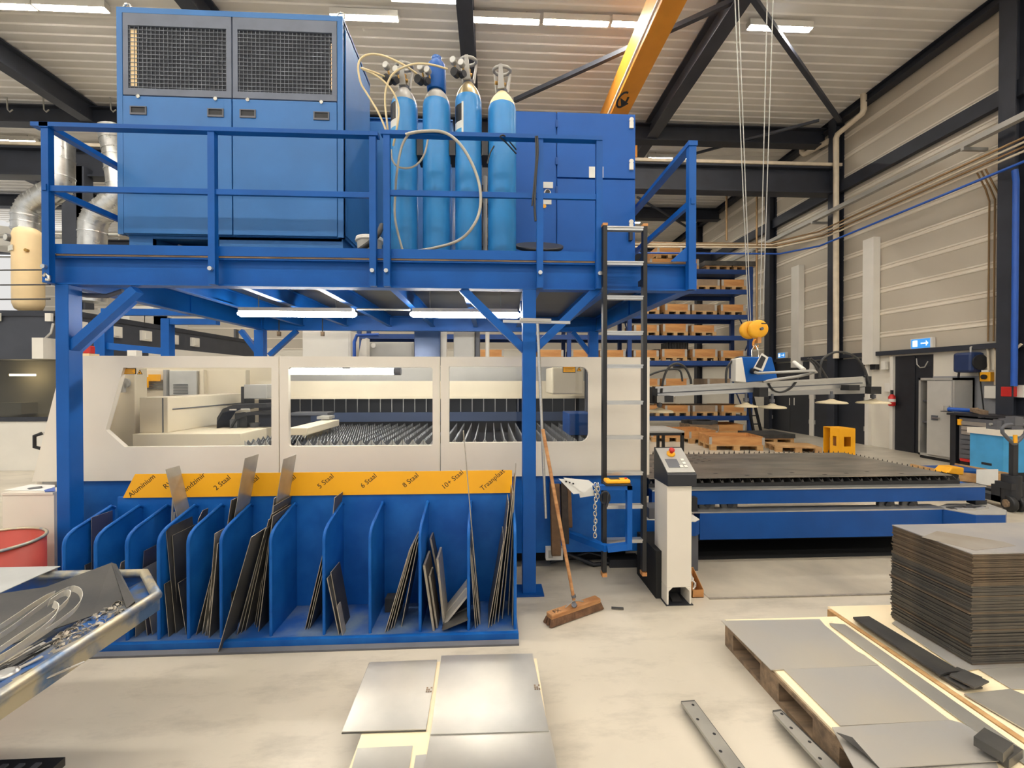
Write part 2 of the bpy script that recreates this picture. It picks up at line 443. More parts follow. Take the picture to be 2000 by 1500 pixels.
g = 'tube lights in the second row'
for px, py, lb in ((55, 287, 'small bright far tube light seen left of the platform railing post'), (1305, 311, 'small bright far tube light right of the blue control cabinet'), (165, 290, 'small far tube light behind the platform side railing')):
    lamp(px, 13.4, lb, g, py=py)
for Y in (3.4, -1.6, -6.2):
    for k in range(11):
        lamp(0, Y, 'ceiling tube light of the rows outside the picture', 'tube lights outside the picture', x=-12.2+k*2.05)
for k in range(6):
    if k not in (3, 4): lamp(0, 13.4, 'ceiling tube light of the rows outside the picture', 'tube lights outside the picture', x=-14+k*3.2)
for k in range(6):
    lamp(0, 18.9, 'ceiling tube light far back over the storage rack', 'tube lights at the back of the hall', x=-12+k*3.6)

# wall services
def pipe(name, pts, r, mat, label, cat, n=8): return S(name, MB().tube(pts, r, n), mat, label, cat)
zt = 6.15
mb = MB().box(9.10, -2, zt, 9.22, 19, zt+.1)
for yy in (2, 5, 7.9, 11.8, 14.6): mb.box(9.10, yy-.03, zt-.06, 9.6, yy+.03, zt)
S('cable_tray', mb, GREY, 'long pale grey cable tray running along the clad wall above the pipe bundle', 'cable tray')
zb = 5.62
for i in range(4):
    o = Vector((-.0-.05*i, 0, .055*i))
    pts = [Vector((9.15, -2, zb))+o, Vector((9.15, 11.4, zb-.05))+o, Vector((8.3, 12.1+.05*i, zb-.12))+o, Vector((2.6, 12.1+.05*i, zb-.18))+o]
    S('service_pipe', MB().tube(pts, .022, 6), COPPER if i % 2 else PIPEW, 'thin copper and cream service pipe in the bundle along the wall', 'pipe', 'bundled service pipes')
S('compressed_air_pipe', MB().tube([(9.1, -2, zb-.2), (9.1, 11.5, zb-.25), (8.3, 12.0, zb-.33), (2.6, 12.0, zb-.38)], .025, 6), PIPEB, 'thin blue air pipe running below the bundle of service pipes', 'pipe')
yc = atx(1948, 500, 9.4).y
S('air_drop_pipe', MB().tube([(9.34, yc-.3, 5.40), (9.34, yc-.32, 5.2), (9.34, yc-.32, 1.55)], .045, 10), PIPEB, 'vertical blue air pipe fixed to the black column near the hose reel', 'pipe')
for i in range(3):
    S('conduit_drop', MB().tube([(9.22, yc+.06+.07*i, 5.6), (9.45, yc+.10+.07*i, 5.3), (9.6, yc+.12+.09*i, 5.1), (9.6, yc+.12+.09*i, 2.4)], .016, 6), COPPER, 'thin brown conduit dropping down the cladding beside the black column', 'conduit', 'conduit drops')
# rain pipes
p = [atx(1687, 180, 9.4), atx(1687, 214, 9.4), atx(1684, 222, 9.38), atx(1636, 262, 9.36), atx(1633, 270, 9.36), atx(1633, 700, 9.36)]
pipe('rain_pipe', p, .07, PIPEW, 'cream rain pipe jogging from the eaves down along the middle black column', 'rain pipe', 10)
p = [atx(1566, 272, 9.4), atx(1567, 297, 9.38), atx(1572, 301, 9.38), atx(1618, 276, 9.38)]
pipe('rain_pipe', p, .08, PIPEW, 'short bent cream rain pipe end below the roof beyond the cross beam', 'rain pipe', 10)
for a, b, lb in ((1548, 1563, 'pale flat vertical duct on the cladding between the two far columns'), (1688, 1709, 'pale flat vertical duct on the cladding nearer than the middle column')):
    ya = atx(a, 600, 9.5).y; yb2 = atx(b, 600, 9.5).y
    S('wall_duct', MB().box(9.45, yb2, 2.05, 9.63, ya, 5.2), WHITE, lb, 'duct')
# exit signs
for px, py, s_, lb in ((1797, 671, 1, 'lit blue and white emergency exit sign above the black doorway'), (1526, 694, .75, 'smaller lit exit sign on the cladding behind the vacuum lifter')):
    c = atx(px, py, 9.56); h = .10*s_+.02; w = .17*s_+.05
    t = T('exit_sign', lb, 'exit sign')
    P('housing', MB().box(c.x-.0, c.y-w-.05, c.z-h, 9.63, c.y+w, c.z+h), WHITE, t)
    P('sign_face', MB().box(c.x-.006, c.y-w, c.z-h*.85, c.x, c.y+w*.9, c.z+h*.85), EXITB, t)
    mb = MB().box(c.x-.01, c.y+w*.25, c.z-h*.55, c.x-.006, c.y+w*.72, c.z+h*.6)
    mb.box(c.x-.01, c.y-w*.62, c.z-h*.12, c.x-.006, c.y-w*.1, c.z+h*.12).prism([(c.x-.01, c.y-w*.62, c.z-h*.5), (c.x-.01, c.y-w*.62, c.z+h*.5), (c.x-.01, c.y-w*.85, c.z)], (.004, 0, 0))
    P('pictogram', mb, EXITW, t)
# doors on the side wall
def ywall(px, X=XW): return atx(px, 850, X).y
zd = 2.22
d1 = struct('door_1', MB().box(XW-.06, ywall(1586), 0, XW+.02, ywall(1511), zd), DOORB)
d2 = struct('door_2', MB().box(XW-.06, ywall(1695), 0, XW+.02, ywall(1594), zd), DOORB)
for d, (a, b) in ((d1, (1511, 1586)), (d2, (1594, 1695))):
    ym = (ywall(a)+ywall(b))/2
    struct('leaf_joint', MB().box(XW-.064, ym-.008, .02, XW-.06, ym+.008, zd-.02), BLK, d)
    mb = MB()
    for zz in (.35, 1.1, 1.9):
        for yy in (ywall(a)-.03, ywall(b)+.03): mb.box(XW-.075, yy-.015, zz, XW-.06, yy+.015, zz+.12)
    struct('hinge', mb, GREY, d)
for i, px in enumerate((1542, 1551)):
    pc = atx(px, 785, XW-.066)
    struct('numeral', text_mb('1', .34, pc, (0, -1, 0), (0, 0, 1), .003), WHITE, d1)
struct('trim_3', MB().box(XW-.09, ywall(1594), 0, XW+.02, ywall(1586), zd).box(XW-.09, ywall(1511), 0, XW+.02, ywall(1507), zd), WHITE)
struct('trim_4', MB().box(XW-.09, ywall(1702), 0, XW+.02, ywall(1695), zd).box(XW-.09, ywall(1750), 0, XW+.02, ywall(1744), zd), WHITE)
struct('door_3', MB().box(XW-.03, ywall(1822), 0, XW+.02, ywall(1750), zd).box(XW-.05, ywall(1790), .02, XW-.03, ywall(1784), zd), BLKM)
S('door_hook_cable', MB().tube([atx(1790, 700, 9.5), atx(1791, 712, 9.5), atx(1797, 718, 9.5), atx(1806, 717, 9.5), atx(1812, 706, 9.5)], .012, 6), GREY, 'thin grey cable loop hanging in the black doorway', 'cable')
# devices on the wall piece beside the doorway
def wbox(name, px, py, w, h, mat, label, cat, d=.1, X=9.63):
    c = atx(px, py, X); return S(name, MB().box(X-d, c.y-w/2, c.z-h/2, X, c.y+w/2, c.z+h/2), mat, label, cat, bev=.01)
wbox('switch_box', 1712, 714, .16, .2, BLKM, 'small dark switch box high on the white pier left of the black doorway', 'switch box')
wbox('switch_box', 1732, 714, .12, .2, WHITE, 'small white switch box on the pier left of the black doorway', 'switch box')
t = T('fire_extinguisher', 'small red fire extinguisher with black nozzle hanging on the pier beside the black doorway', 'fire extinguisher')
c = atx(1742, 775, 9.5)
P('body', MB().lathe(c+Vector((0, 0, -.22)), [(.05, 0), (.07, .02), (.07, .22), (.03, .28)], 12), REDP, t)
P('nozzle', MB().cyl(c+Vector((0, 0, .06)), c+Vector((0, 0, .16)), .03, n=10), BLK, t)
P('label_band', MB().cyl(c+Vector((0, 0, -.12)), c+Vector((0, 0, -.05)), .072, n=12), WHITE, t)
wbox('socket_box', 1740, 757, .14, .22, WHITE, 'white socket box above the fire extinguisher', 'socket')
pipe('conduit_drop', [atx(1739, 695, 9.6), atx(1740, 702, 9.6), atx(1740, 750, 9.6)], .018, PIPEW, 'thin cream conduit above the fire extinguisher', 'conduit')
t = T('hose_reel', 'dark blue hose reel box on the white wall right of the black doorway', 'hose reel')
c = atx(1905, 708, 9.6)
P('case', MB().box(c.x-.26, c.y-.15, c.z-.2, c.x+.03, c.y+.2, c.z+.2), pm('reel_blue', (34, 52, 92), .4), t, bev=.05)
P('drum_cover', MB().cyl(c+Vector((-.1, -.15, 0)), c+Vector((-.1, -.18, 0)), .15, n=20), BLKM, t)
P('hose', MB().tube([c+Vector((-.22, .1, -.15)), c+Vector((-.24, .1, -.32)), c+Vector((-.22, .1, -.36))], .02, 6), BLK, t)
P('bracket', MB().tube([c+Vector((-.1, 0, .2)), c+Vector((-.1, 0, .3)), c+Vector((0, 0, .33))], .02, 6), GREY, t)
P('cable', MB().tube([c+Vector((-.06, -.12, -.2)), c+Vector((-.02, -.22, -1.4))], .012, 6), BLK, t)
c = atx(1933, 735, 9.6)
t = T('main_switch', 'yellow main switch box with black rotary knob on the wall beside the black column', 'switch')
P('box', MB().box(c.x-.1, c.y-.09, c.z-.1, c.x+.02, c.y+.09, c.z+.08), YEL, t, bev=.01)
P('rotary_knob', MB().cyl(c+Vector((-.1, 0, -.01)), c+Vector((-.14, 0, -.01)), .045, n=14), BLK, t)
P('lid', MB().box(c.x-.1, c.y-.06, c.z+.08, c.x+.02, c.y+.06, c.z+.12), WHITE, t)
pipe('conduit_drop', [atx(1928, 680, 9.6), atx(1930, 688, 9.6), atx(1931, 726, 9.6)], .02, PIPEW, 'cream conduit running down to the yellow main switch', 'conduit')
pipe('conduit_drop', [atx(1941, 678, 9.6), atx(1944, 686, 9.6), atx(1944, 752, 9.6)], .02, PIPEW, 'cream conduit running down to the white double socket', 'conduit')
wbox('socket_box', 1943, 766, .2, .24, WHITE, 'white double socket box on the grey dado left of the black column', 'socket')
c = atx(1979, 765, 9.5)
t = T('emergency_switch', 'red and white switch box right of the black column', 'switch')
P('box', MB().box(c.x-.12, c.y-.06, c.z-.09, c.x, c.y+.1, c.z+.09), REDP, t, bev=.01)
P('base', MB().box(c.x, c.y-.14, c.z-.1, c.x+.1, c.y+.08, c.z+.12), WHITE, t)
pipe('conduit_drop', [atx(1995, 672, 9.5), atx(1981, 684, 9.5), atx(1981, 752, 9.5)], .022, PIPEW, 'cream conduit running down to the red switch box', 'conduit')
# ================================================================ BLUE PLATFORM
YB, YK = 3.28, 6.2
XL, XR = ax(92, YB, 540), ax(1357, YB, 540)
zb, zd_ = hz(564, YB), hz(511, YB)
ZDK = zd_+.01
t = PLAT = T('steel_platform', 'blue steel platform with railings carrying the cabinets and gas cylinders above the laser machine', 'platform')
P('front_beam', MB().ibeam((XL, YB+.05, (zb+zd_)/2), (XR, YB+.05, (zb+zd_)/2), .10, zd_-zb, .012), BLUE, t)
P('back_beam', MB().ibeam((XL, YK-.05, (zb+zd_)/2), (XR, YK-.05, (zb+zd_)/2), .10, zd_-zb, .012), BLUE, t)
for X in (XL+.05, XR-.05):
    P('side_beam', MB().ibeam((X, YB+.1, (zb+zd_)/2), (X, YK-.1, (zb+zd_)/2), .10, zd_-zb, .012), BLUE, t)
P('end_cap', MB().box(XR-.075, YB-.03, zb, XR, YB, zd_), BLUE, t)
n = 8
for k in range(1, n):
    X = XL+(XR-XL)*k/n
    P('joist', MB().ibeam((X, YB+.1, zd_-.075), (X, YK-.1, zd_-.075), .06, .15, .01), BLUE, t)
P('deck_plate', MB().box(XL, YB+.0, zd_, XR, YK, zd_+.012), DECK, t)
P('deck_edge', MB().box(ax(113, YB), YB-.006, zd_-.0, XR, YB, zd_+.012), WOODO, t)
P('toe_board', MB().box(ax(113, YB), YB-.012, zd_+.012, ax(1168, YB), YB-.002, hz(490, YB)), BLUE, t)
YR = YB-.035
def zr(px, py): return at(px, py, YR).z
zt1 = hz(256, YR, 400); zm1 = hz(375, YR, 400)
# railing: two bolted sections and the end post
def rail(xa, xb, zt, zm, posts):
    P('handrail', MB().box(xa, YR-.03, zt-.012, xb, YR+.03, zt+.018), BLUE, t)
    P('knee_rail', MB().box(posts[0], YR-.012, zm-.02, posts[-1], YR+.012, zm+.02), BLUE, t)
    for px_ in posts:
        s_ = P('stanchion', MB().box(px_-.024, YR-.022, zb+.0, px_+.024, YR+.022, zt-.01), BLUE, t)
        P('bolt', MB().cyl((px_, YR-.022, zb+.11), (px_, YR-.045, zb+.11), .016, n=8), GALV, s_)
rail(ax(72, YR), ax(741, YR), zt1, zm1, [ax(97, YR), ax(418, YR), ax(730, YR)])
rail(ax(746, YR), ax(1174, YR), hz(268, YR, 950), hz(381, YR, 950), [ax(757, YR), ax(1054, YR), ax(1169, YR)])
xe = ax(1349, YR)
P('stanchion', MB().box(xe-.028, YR-.022, zb, xe+.028, YR+.03, hz(275, YR)), BLUE, t)
def siderail(X, z, w=.05, h=.035): P('side_rail', MB().box(X-w/2, YR-.03, z-h/2, X+w/2, YK, z+h/2), BLUE, t)
siderail(xe, hz(272, YR), .07); siderail(xe, hz(395, YR, 1349), .03, .045)
siderail(ax(97, YR), zt1, .06); siderail(ax(97, YR), zm1, .03, .045)
for X in (xe, ax(97, YR)):
    for yy in (4.7, 6.1): P('stanchion', MB().box(X-.024, yy-.024, zb, X+.024, yy+.024, zt1), BLUE, t)
P('gusset', MB().prism([(xe-.03, YR, zd_+.012), (xe-.16, YR, zd_+.012), (xe-.03, YR, zd_+.13)], (0, .012, 0)), BLUE, t)
# posts
xp1, xp2 = (ax(108, YB, 700), ax(134, YB, 700)), (ax(1021, YB), ax(1047, YB))
for (xa, xb), y0, y1 in ((xp1, YB, YB+.11), (xp2, YB, YB+.11), ((ax(498, YK-.1, 660), ax(516, YK-.1, 660)), YK-.13, YK-.02), ((ax(1150, YK-.1), ax(1168, YK-.1)), YK-.13, YK-.02)):
    po = P('post', MB().box(xa, y0, .012, xa+(xb-xa), y1, zb), BLUE, t, bev=.004)
    P('base_plate', MB().box(xa-.06, y0-.03, 0, xb+.06, y1+.04, .014), BLUE_M, po)
def dbrace(p, q, Y): P('knee_brace', MB().bar(at(p[0], p[1], Y), at(q[0], q[1], Y), .07, .06, (0, 0, 1)), BLUE, t)
dbrace((136, 684), (268, 566), YB+.05); dbrace((1026, 685), (903, 565), YB+.05); dbrace((1044, 683), (1165, 565), YB+.05)
dbrace((509, 695), (471, 646), YK-.08); dbrace((527, 694), (580, 646), YK-.08); dbrace((1152, 690), (1118, 648), YK-.08)
for (X, px, py) in ((xp2[1]-.05, 1035, 690), (xp1[1]-.05, 120, 690)):
    P('knee_brace', MB().bar((X, YB+.08, hz(690, YB)), (X, YB+.62, zb), .06, .06), BLUE, t)
fin(t)

# cables running to the post from the left
for py, lb in ((527, 'topmost of three thin dark wires stretched to the platform corner post'), (556, 'middle one of three thin dark wires stretched to the platform corner post'), (584, 'lowest of three thin dark wires stretched to the platform corner post')):
    p = at(-220, py+2, 3.4); q = at(98, py, YR+.03)
    S('guard_wire', MB().cyl(p, q, .005, n=6), BLKM, lb, 'wire', 'wires left of the platform')
S('wire_hook', MB().tube([at(86, 540, YR-.02), at(90, 535, YR-.02), at(96, 540, YR-.02), at(97, 548, YR-.02), at(91, 546, YR-.02)], .012, 8), CHROME, 'small shiny wire clamp on the platform corner stanchion', 'clamp')

# tube lights under the platform
for (a, b, yl, lb) in ((465, 697, 616, 'bright long tube light under the platform, the one nearer the machine left window'), (801, 1016, 615, 'bright long tube light under the platform behind the right post brace')):
    Y = 4.35; x0, x1 = ax(a, Y), ax(b, Y); zc = hz(yl, Y)
    t = T('tube_light', lb, 'tube light', 'tube lights under the platform')
    P('housing', MB().box(x0+.03, Y-.05, zc+.02, x1-.03, Y+.05, zc+.055), WHITE, t)
    P('diffuser', MB().tube([(x0, Y, zc), (x0+.03, Y, zc), (x1-.03, Y, zc), (x1, Y, zc)], [.012, .032, .032, .012], 12), LAMP2, t)
    P('hanger', MB().cyl((x0+.2, Y, zc+.05), (x0+.2, Y, zd_), .006, n=6).cyl((x1-.2, Y, zc+.05), (x1-.2, Y, zd_), .006, n=6), GREY, t)
    fin(t)
for px, lb in ((545, 'small hook on a thin wire under the platform, nearer the machine window edge'), (630, 'small hook on a thin wire under the platform, over the white cabinet')):
    t = T('hanging_hook', lb, 'hook')
    a = at(px, 633, 5.9); b = at(px, 652, 5.9)
    P('wire', MB().cyl(a+Vector((0, 0, .12)), b, .008, n=6), BLKM, t); P('clip', MB().box(b.x-.02, b.y-.02, b.z-.03, b.x+.02, b.y+.02, b.z+.03), WOODO, t); fin(t)
S('conduit', MB().tube([(ax(697, 4.35), 4.35, hz(606, 4.35)), (ax(801, 4.35), 4.35, hz(606, 4.35))], .01, 6).tube([(ax(1016, 4.35), 4.35, hz(606, 4.35)), (ax(1016, 4.35)+.02, 4.35, zd_-.02)], .01, 6), WHITE, 'thin white conduit joining the two tube lights under the platform', 'conduit')
# cable sagging under the front-left corner
S('sagging_cable', MB().tube([at(140, 571, 3.45), at(170, 577, 3.45), at(210, 578, 3.45), at(240, 568, 3.45)], .018, 8), GREYD, 'grey cable sagging under the platform beside the corner post', 'cable')

# ================================================================ CHILLER CABINET
YC0 = 3.72
x0, x1 = ax(229, YC0, 300), ax(670, YC0, 300)
ztop, zbot = hz(22, YC0, 450), hz(460, YC0, 450)
t = T('chiller_cabinet', 'tall blue cabinet with two dark wire grilles and recessed handles standing on the platform', 'cabinet')
D = .82
P('body', MB().box(x0+.02, YC0+.02, zbot, x1-.0, YC0+D, ztop-.02), BLUE_C, t)
P('roof_cap', MB().box(x0, YC0, ztop-.045, x1, YC0+D+.01, ztop), BLUE_C, t)
for a in (x0, x1-.045): P('corner_trim', MB().box(a, YC0, zbot, a+.045, YC0+.05, ztop-.045), BLUE_C, t)
# plinth with fork openings
zp = ZDK+.012
P('plinth', MB().box(x0+.05, YC0+.05, zp, x0+.24, YC0+D-.05, zbot).box(x0+.24, YC0+.05, zp+.0, x0+.24, YC0+.09, zbot).box(x0+.24, YC0+.05, zbot-.02, x1-.03, YC0+.1, zbot).box(x0+.78, YC0+.05, zp+.14, x0+.98, YC0+.09, zbot)
  .box(x0+.98, YC0+.05, zp, x0+1.18, YC0+D-.05, zbot).box(x0+1.18, YC0+.05, zp+.14, x0+1.62, YC0+.09, zbot).box(x0+1.62, YC0+.05, zp, x1-.02, YC0+D-.05, zbot).box(x0+.24, YC0+D-.1, zp, x1-.05, YC0+D-.05, zbot), BLUE_C, t)
P('fan_guard', MB().obox((x0+.55, YC0+.3, zp+.16), (.22, 0, -.08), (0, .1, 0), (.01, 0, .03)), GREY, t)
zg0, zg1 = hz(191, YC0, 450), hz(33, YC0, 450)
xm = ax(453, YC0, 100)
for (a, b) in ((x0+.05, xm-.005), (xm+.005, x1-.05)):
    fr = P('grille_door', MB().box(a, YC0+.0, zg0, b, YC0+.03, zg0+.055).box(a, YC0, zg1-.10, b, YC0+.03, zg1).box(a, YC0, zg0+.055, a+.04, YC0+.03, zg1-.10).box(b-.04, YC0, zg0+.055, b, YC0+.03, zg1-.10), GREYF, t)
    mb = MB(); xx = a+.05
    while xx < b-.045:
        mb.box(xx-.0016, YC0+.008, zg0+.05, xx+.0016, YC0+.012, zg1-.10); xx += .0335
    zz = zg0+.07
    while zz < zg1-.10:
        mb.box(a+.04, YC0+.004, zz-.0016, b-.04, YC0+.008, zz+.0016); zz += .0335
    P('wire_mesh', mb, WIRE, fr)
    P('radiator', MB().box(a+.02, YC0+.016, zg0+.03, b-.02, YC0+.024, zg1-.05), DARKG, fr)
    if a < x0+.1: P('lit_filter_edge', MB().box(a+.05, YC0+.013, zg0+.08, a+.10, YC0+.016, zg1-.12), CREAMT, fr)  # filter edge in pale cream, painting the light seen through the side
    else: P('lit_filter_edge', MB().box(b-.052, YC0+.013, zg0+.1, b-.04, YC0+.016, zg1-.18), CREAMT, fr)
    dr = P('lower_door', MB().box(a, YC0-.004, zbot+.005, b, YC0+.024, zg0-.012), BLUE_C, t, bev=.003)
    for hx in (a+.125, b-.125):
        zh = hz(222, YC0, 450)
        P('recessed_handle', MB().box(hx-.065, YC0-.012, zh-.035, hx+.065, YC0-.004, zh-.02).box(hx-.065, YC0-.012, zh+.026, hx+.065, YC0-.004, zh+.034).box(hx-.065, YC0-.012, zh-.02, hx-.055, YC0-.004, zh+.026).box(hx+.055, YC0-.012, zh-.02, hx+.065, YC0-.004, zh+.026)
          .mat(1).box(hx-.055, YC0-.006, zh-.02, hx+.055, YC0-.0035, zh+.026), [GREYD, BLK], dr)
        P('lock', MB().cyl((hx, YC0-.004, zh+.115), (hx, YC0-.012, zh+.115), .016, n=12), CHROME, dr)
P('side_panel', MB().box(x1-.001, YC0+.06, zbot+.03, x1+.006, YC0+D-.04, ztop-.07), BLUE_C, t)
for a in (x0+.05, x1-.03):
    P('lifting_eye', MB().tube([(a+.03*math.cos(k*PI/6), YC0+.05, ztop+.036+.03*math.sin(k*PI/6)) for k in range(12)], .008, 6, True), CHROME, t)
fin(t)

# ================================================================ CABINETS ON THE RIGHT OF THE PLATFORM
YE = 4.25
x0, xs, x1 = ax(985, YE), ax(1087, YE, 300), ax(1241, YE, 300)
z1, z0 = hz(219, YE, 1100), ZDK+.012
t = T('control_cabinet', 'deep blue control cabinet with white lock plates at the right end of the platform', 'cabinet')
P('body', MB().box(x0, YE+.02, z0, x1, YE+.5, z1), BLUE_E, t)
zs = hz(349, YE, 1150)
P('side_panel', MB().box(x0, YE, z0+.02, xs-.006, YE+.022, z1-.004), BLUE_E, t)
for (a, b) in ((z0+.02, zs-.008), (zs+.008, z1-.004)):
    d = P('door', MB().box(xs+.006, YE-.004, a, x1-.002, YE+.022, b), BLUE_E, t, bev=.003)
    for zz in ((a+.15, b-.12) if b-a > .4 else (a+.1,)):
        P('hinge', MB().box(xs-.01, YE-.014, zz-.03, xs+.012, YE-.002, zz+.04), BLUE_M, d)
for py in (243, 324, 442):
    zz = hz(py, YE, 1230)
    P('lock_plate', MB().box(x1-.065, YE-.02, zz-.045, x1-.025, YE-.004, zz+.02).cyl((x1-.045, YE-.004, zz+.04), (x1-.045, YE-.02, zz+.04), .022, n=12), WHITE, t)
c = at(1231, 452, YE); P('pull_handle', MB().box(c.x-.02, YE-.045, c.z-.1, c.x+.01, YE-.004, c.z+.02), BLKM, t)
for (px, py, w, h, m) in ((1156, 337, .06, .11, STICK), (1175, 337, .03, .11, STICK), (1069, 362, .11, .06, STICK), (1068, 394, .09, .055, STICK)):
    c = at(px, py, YE); P('sticker', MB().box(c.x-w/2, YE-.008, c.z-h/2, c.x+w/2, YE-.003, c.z+h/2), m, t)
c = at(1069, 377, YE); P('round_sticker', MB().cyl((c.x, YE-.001, c.z), (c.x, YE-.006, c.z), .035, n=20), STICK, t); P('dial', MB().cyl((c.x, YE-.006, c.z), (c.x, YE-.03, c.z), .022, n=16), BLKM, t)
c = at(1063, 403, YE); P('warning_dot', MB().cyl((c.x, YE-.001, c.z), (c.x, YE-.006, c.z), .02, n=12), YEL, t)
P('lifting_eye', MB().tube([(x1-.05+.02*math.cos(k*PI/5), YE+.1, z1+.02+.02*math.sin(k*PI/5)) for k in range(10)], .006, 6, True), GREY, t)
fin(t)
YU = 4.75
t = T('low_cabinet', 'blue cabinet standing behind the gas cylinders and beside the grilled cabinet', 'cabinet')
xa, xb = ax(690, YU), ax(884, YU); zt_ = hz(236, YU, 800)
P('body', MB().box(xa, YU, ZDK+.012, xb, YU+.5, zt_), BLUE_C, t, bev=.004)
P('door', MB().box(xa+.02, YU-.02, ZDK+.05, xb-.02, YU, zt_-.03), BLUE_C, t, bev=.003)
P('lid', MB().box(xa-.005, YU-.025, zt_, xb+.005, YU+.5, zt_+.012), BLUE_C, t); fin(t)
S('ribbed_pipe', MB().tube([(ax(948, 4.2), 4.2, ZDK+.012), (ax(948, 4.2), 4.2, hz(345, 4.2))], .02, 8), GREY, 'thin grey pipe standing between the two right gas cylinders', 'pipe')

# ================================================================ GAS CYLINDERS
YG = 3.64
def cylinder(px0, px1, py_blue, py_top, label, cap, shoulder, guard):
    xa, xb = ax(px0, YG, 350), ax(px1, YG, 350); r = (xb-xa)/2; X = (xa+xb)/2
    zb_ = hz(py_blue, YG-r, 900); zt_ = hz(py_top, YG-.04, 900); b0 = ZDK+.012
    t = T('gas_cylinder', label, 'gas cylinder', 'gas cylinders on the platform')
    P('body', MB().lathe((X, YG, b0), [(r*.9, 0), (r, .03), (r, zb_-.045-b0), (r*.99, zb_-b0-.01), (r*.94, zb_-b0+.012)], 32), BLUE_G, t)
    hh = zt_-zb_
    P('shoulder', MB().lathe((X, YG, zb_+.012), [(r*.945, 0), (r*.84, hh*.3), (r*.66, hh*.6), (r*.42, hh*.88), (r*.32, hh*1.02)], 32), shoulder, t)
    P('neck_ring', MB().cyl((X, YG, zt_), (X, YG, zt_+.035), r*.36, n=20), GREYD, t)
    P('valve', MB().cyl((X, YG, zt_+.02), (X, YG, zt_+.13), .02, n=10).cyl((X-.06, YG-.02, zt_+.085), (X+.03, YG, zt_+.085), .014, n=10), BRASS, t)
    if guard == 'tulip':
        R = r*.58; zc = zt_+.2
        mb = MB().tube([(X+R*math.cos(a), YG+R*math.sin(a), zc+.012*math.sin(a)) for a in [i*PI/10 for i in range(20)]], .014, 8, True)
        P('guard_ring', mb, GREY, t)
        mb = MB()
        for a, w in ((-1.75, .017), (.45, .014), (2.5, .012)):
            d = Vector((math.cos(a), math.sin(a), 0)); s_ = Vector((-d.y, d.x, 0))
            b_ = Vector((X, YG, zt_+.02))+d*r*.34; tp = Vector((X, YG, zc))+d*R
            mb.prism([b_-s_*w*1.7, b_+s_*w*1.7, tp+s_*w*.8, tp-s_*w*.8], d*.014)
        P('guard_arm', mb, GREY, t)
    else:
        P('valve_cap', MB().lathe((X, YG, zt_-.01), [(r*.66, 0), (r*.7, .03), (r*.66, .18), (r*.6, .225), (r*.4, .25), (r*.36, .262), (r*.36, .285), (r*.2, .295)], 24), BLUE, t)
    return t, X, r, zt_
c1 = cylinder(764, 816, 194, 175, 'gas cylinder nearest the grilled cabinet, with regulator and dark white-edged sticker', 0, GREY, 'tulip')
c2 = cylinder(826, 880, 190, 173, 'gas cylinder with a tall blue valve cap, second from the grilled cabinet', 0, GREY, 'cap')
c3 = cylinder(889, 941, 180, 160, 'tallest gas cylinder, third from the grilled cabinet, with gauges up high', 0, pm('bare_shoulder', (190, 172, 132), .3, .6, .1, 6), 'tulip')
c4 = cylinder(953, 1008, 193, 176, 'gas cylinder with cream shoulder and no regulator, nearest the control cabinet', 0, CREAMT, 'tulip')
for (t, X, r, zt_), st in ((c1, (225, 262)), (c3, (215, 265))):
    za, zc = hz(225, YG, 900), hz(278, YG, 900)
    for (a0, a1, za_, zb_, m, lb) in ((3.5, 4.25, za+.04, za-.10, BLK, 'black sticker panel'), (4.25, 4.40, za+.05, za-.25, STICK, 'white sticker edge'), (3.5, 4.25, za-.10, za-.16, STICK, 'white sticker band'), (3.5, 4.25, za-.16, za-.25, BLUE_L, 'light blue sticker panel')):
        vs = []
        for k in range(6):
            a = a0+(a1-a0)*k/5
            for zz in (za_, zb_): vs.append((X+(r+.0015)*math.cos(a), YG+(r+.0015)*math.sin(a), zz))
        P('sticker', MB().add(vs, [(2*k, 2*k+1, 2*k+3, 2*k+2) for k in range(5)]), m, t, lb)
# regulators with two gauges
for (t, X, r, zt_), g1, g2, kn, lb in ((c1, (757, 132), (776, 140), (762, 156), 'brass and black pressure regulator on the gas cylinder nearest the grilled cabinet'),
        (c2, (824, 136), (837, 141), (823, 157), 'pressure regulator with two round gauges beside the blue valve cap'),
        (c3, (887, 122), (903, 127), (893, 143), 'pressure regulator high up on the tallest gas cylinder')):
    Yr = YG-.10
    R = T('pressure_regulator', lb, 'regulator', 'pressure regulators on the gas cylinders')
    for (px, py) in (g1, g2):
        c = at(px, py, Yr)
        g_ = P('gauge', MB().cyl(c, c+Vector((-.01, -.035, 0)), .027, n=18), GREY, R)
        P('gauge_face', MB().cyl(c+Vector((-.01, -.035, 0)), c+Vector((-.011, -.038, 0)), .023, n=18), GAUGE, g_)
        P('stem', MB().cyl(c, c+Vector((.01, .01, -.05)), .008, n=8), BRASS, R)
    c = at(*kn, Yr)
    P('adjusting_knob', MB().cyl(c+Vector((0, 0, -.01)), c+Vector((-.025, -.05, -.02)), .032, n=14), BLK, R)
    v = Vector((X, YG, zt_+.085))
    P('regulator_body', MB().cyl(c, v+Vector((-.04, -.02, 0)), .018, n=10).cyl(c+Vector((.03, 0, -.015)), c+Vector((.06, -.03, -.02)), .026, n=12), BLKM, R)
    fin(R)
for c in (c1, c2, c3, c4): fin(c[0])
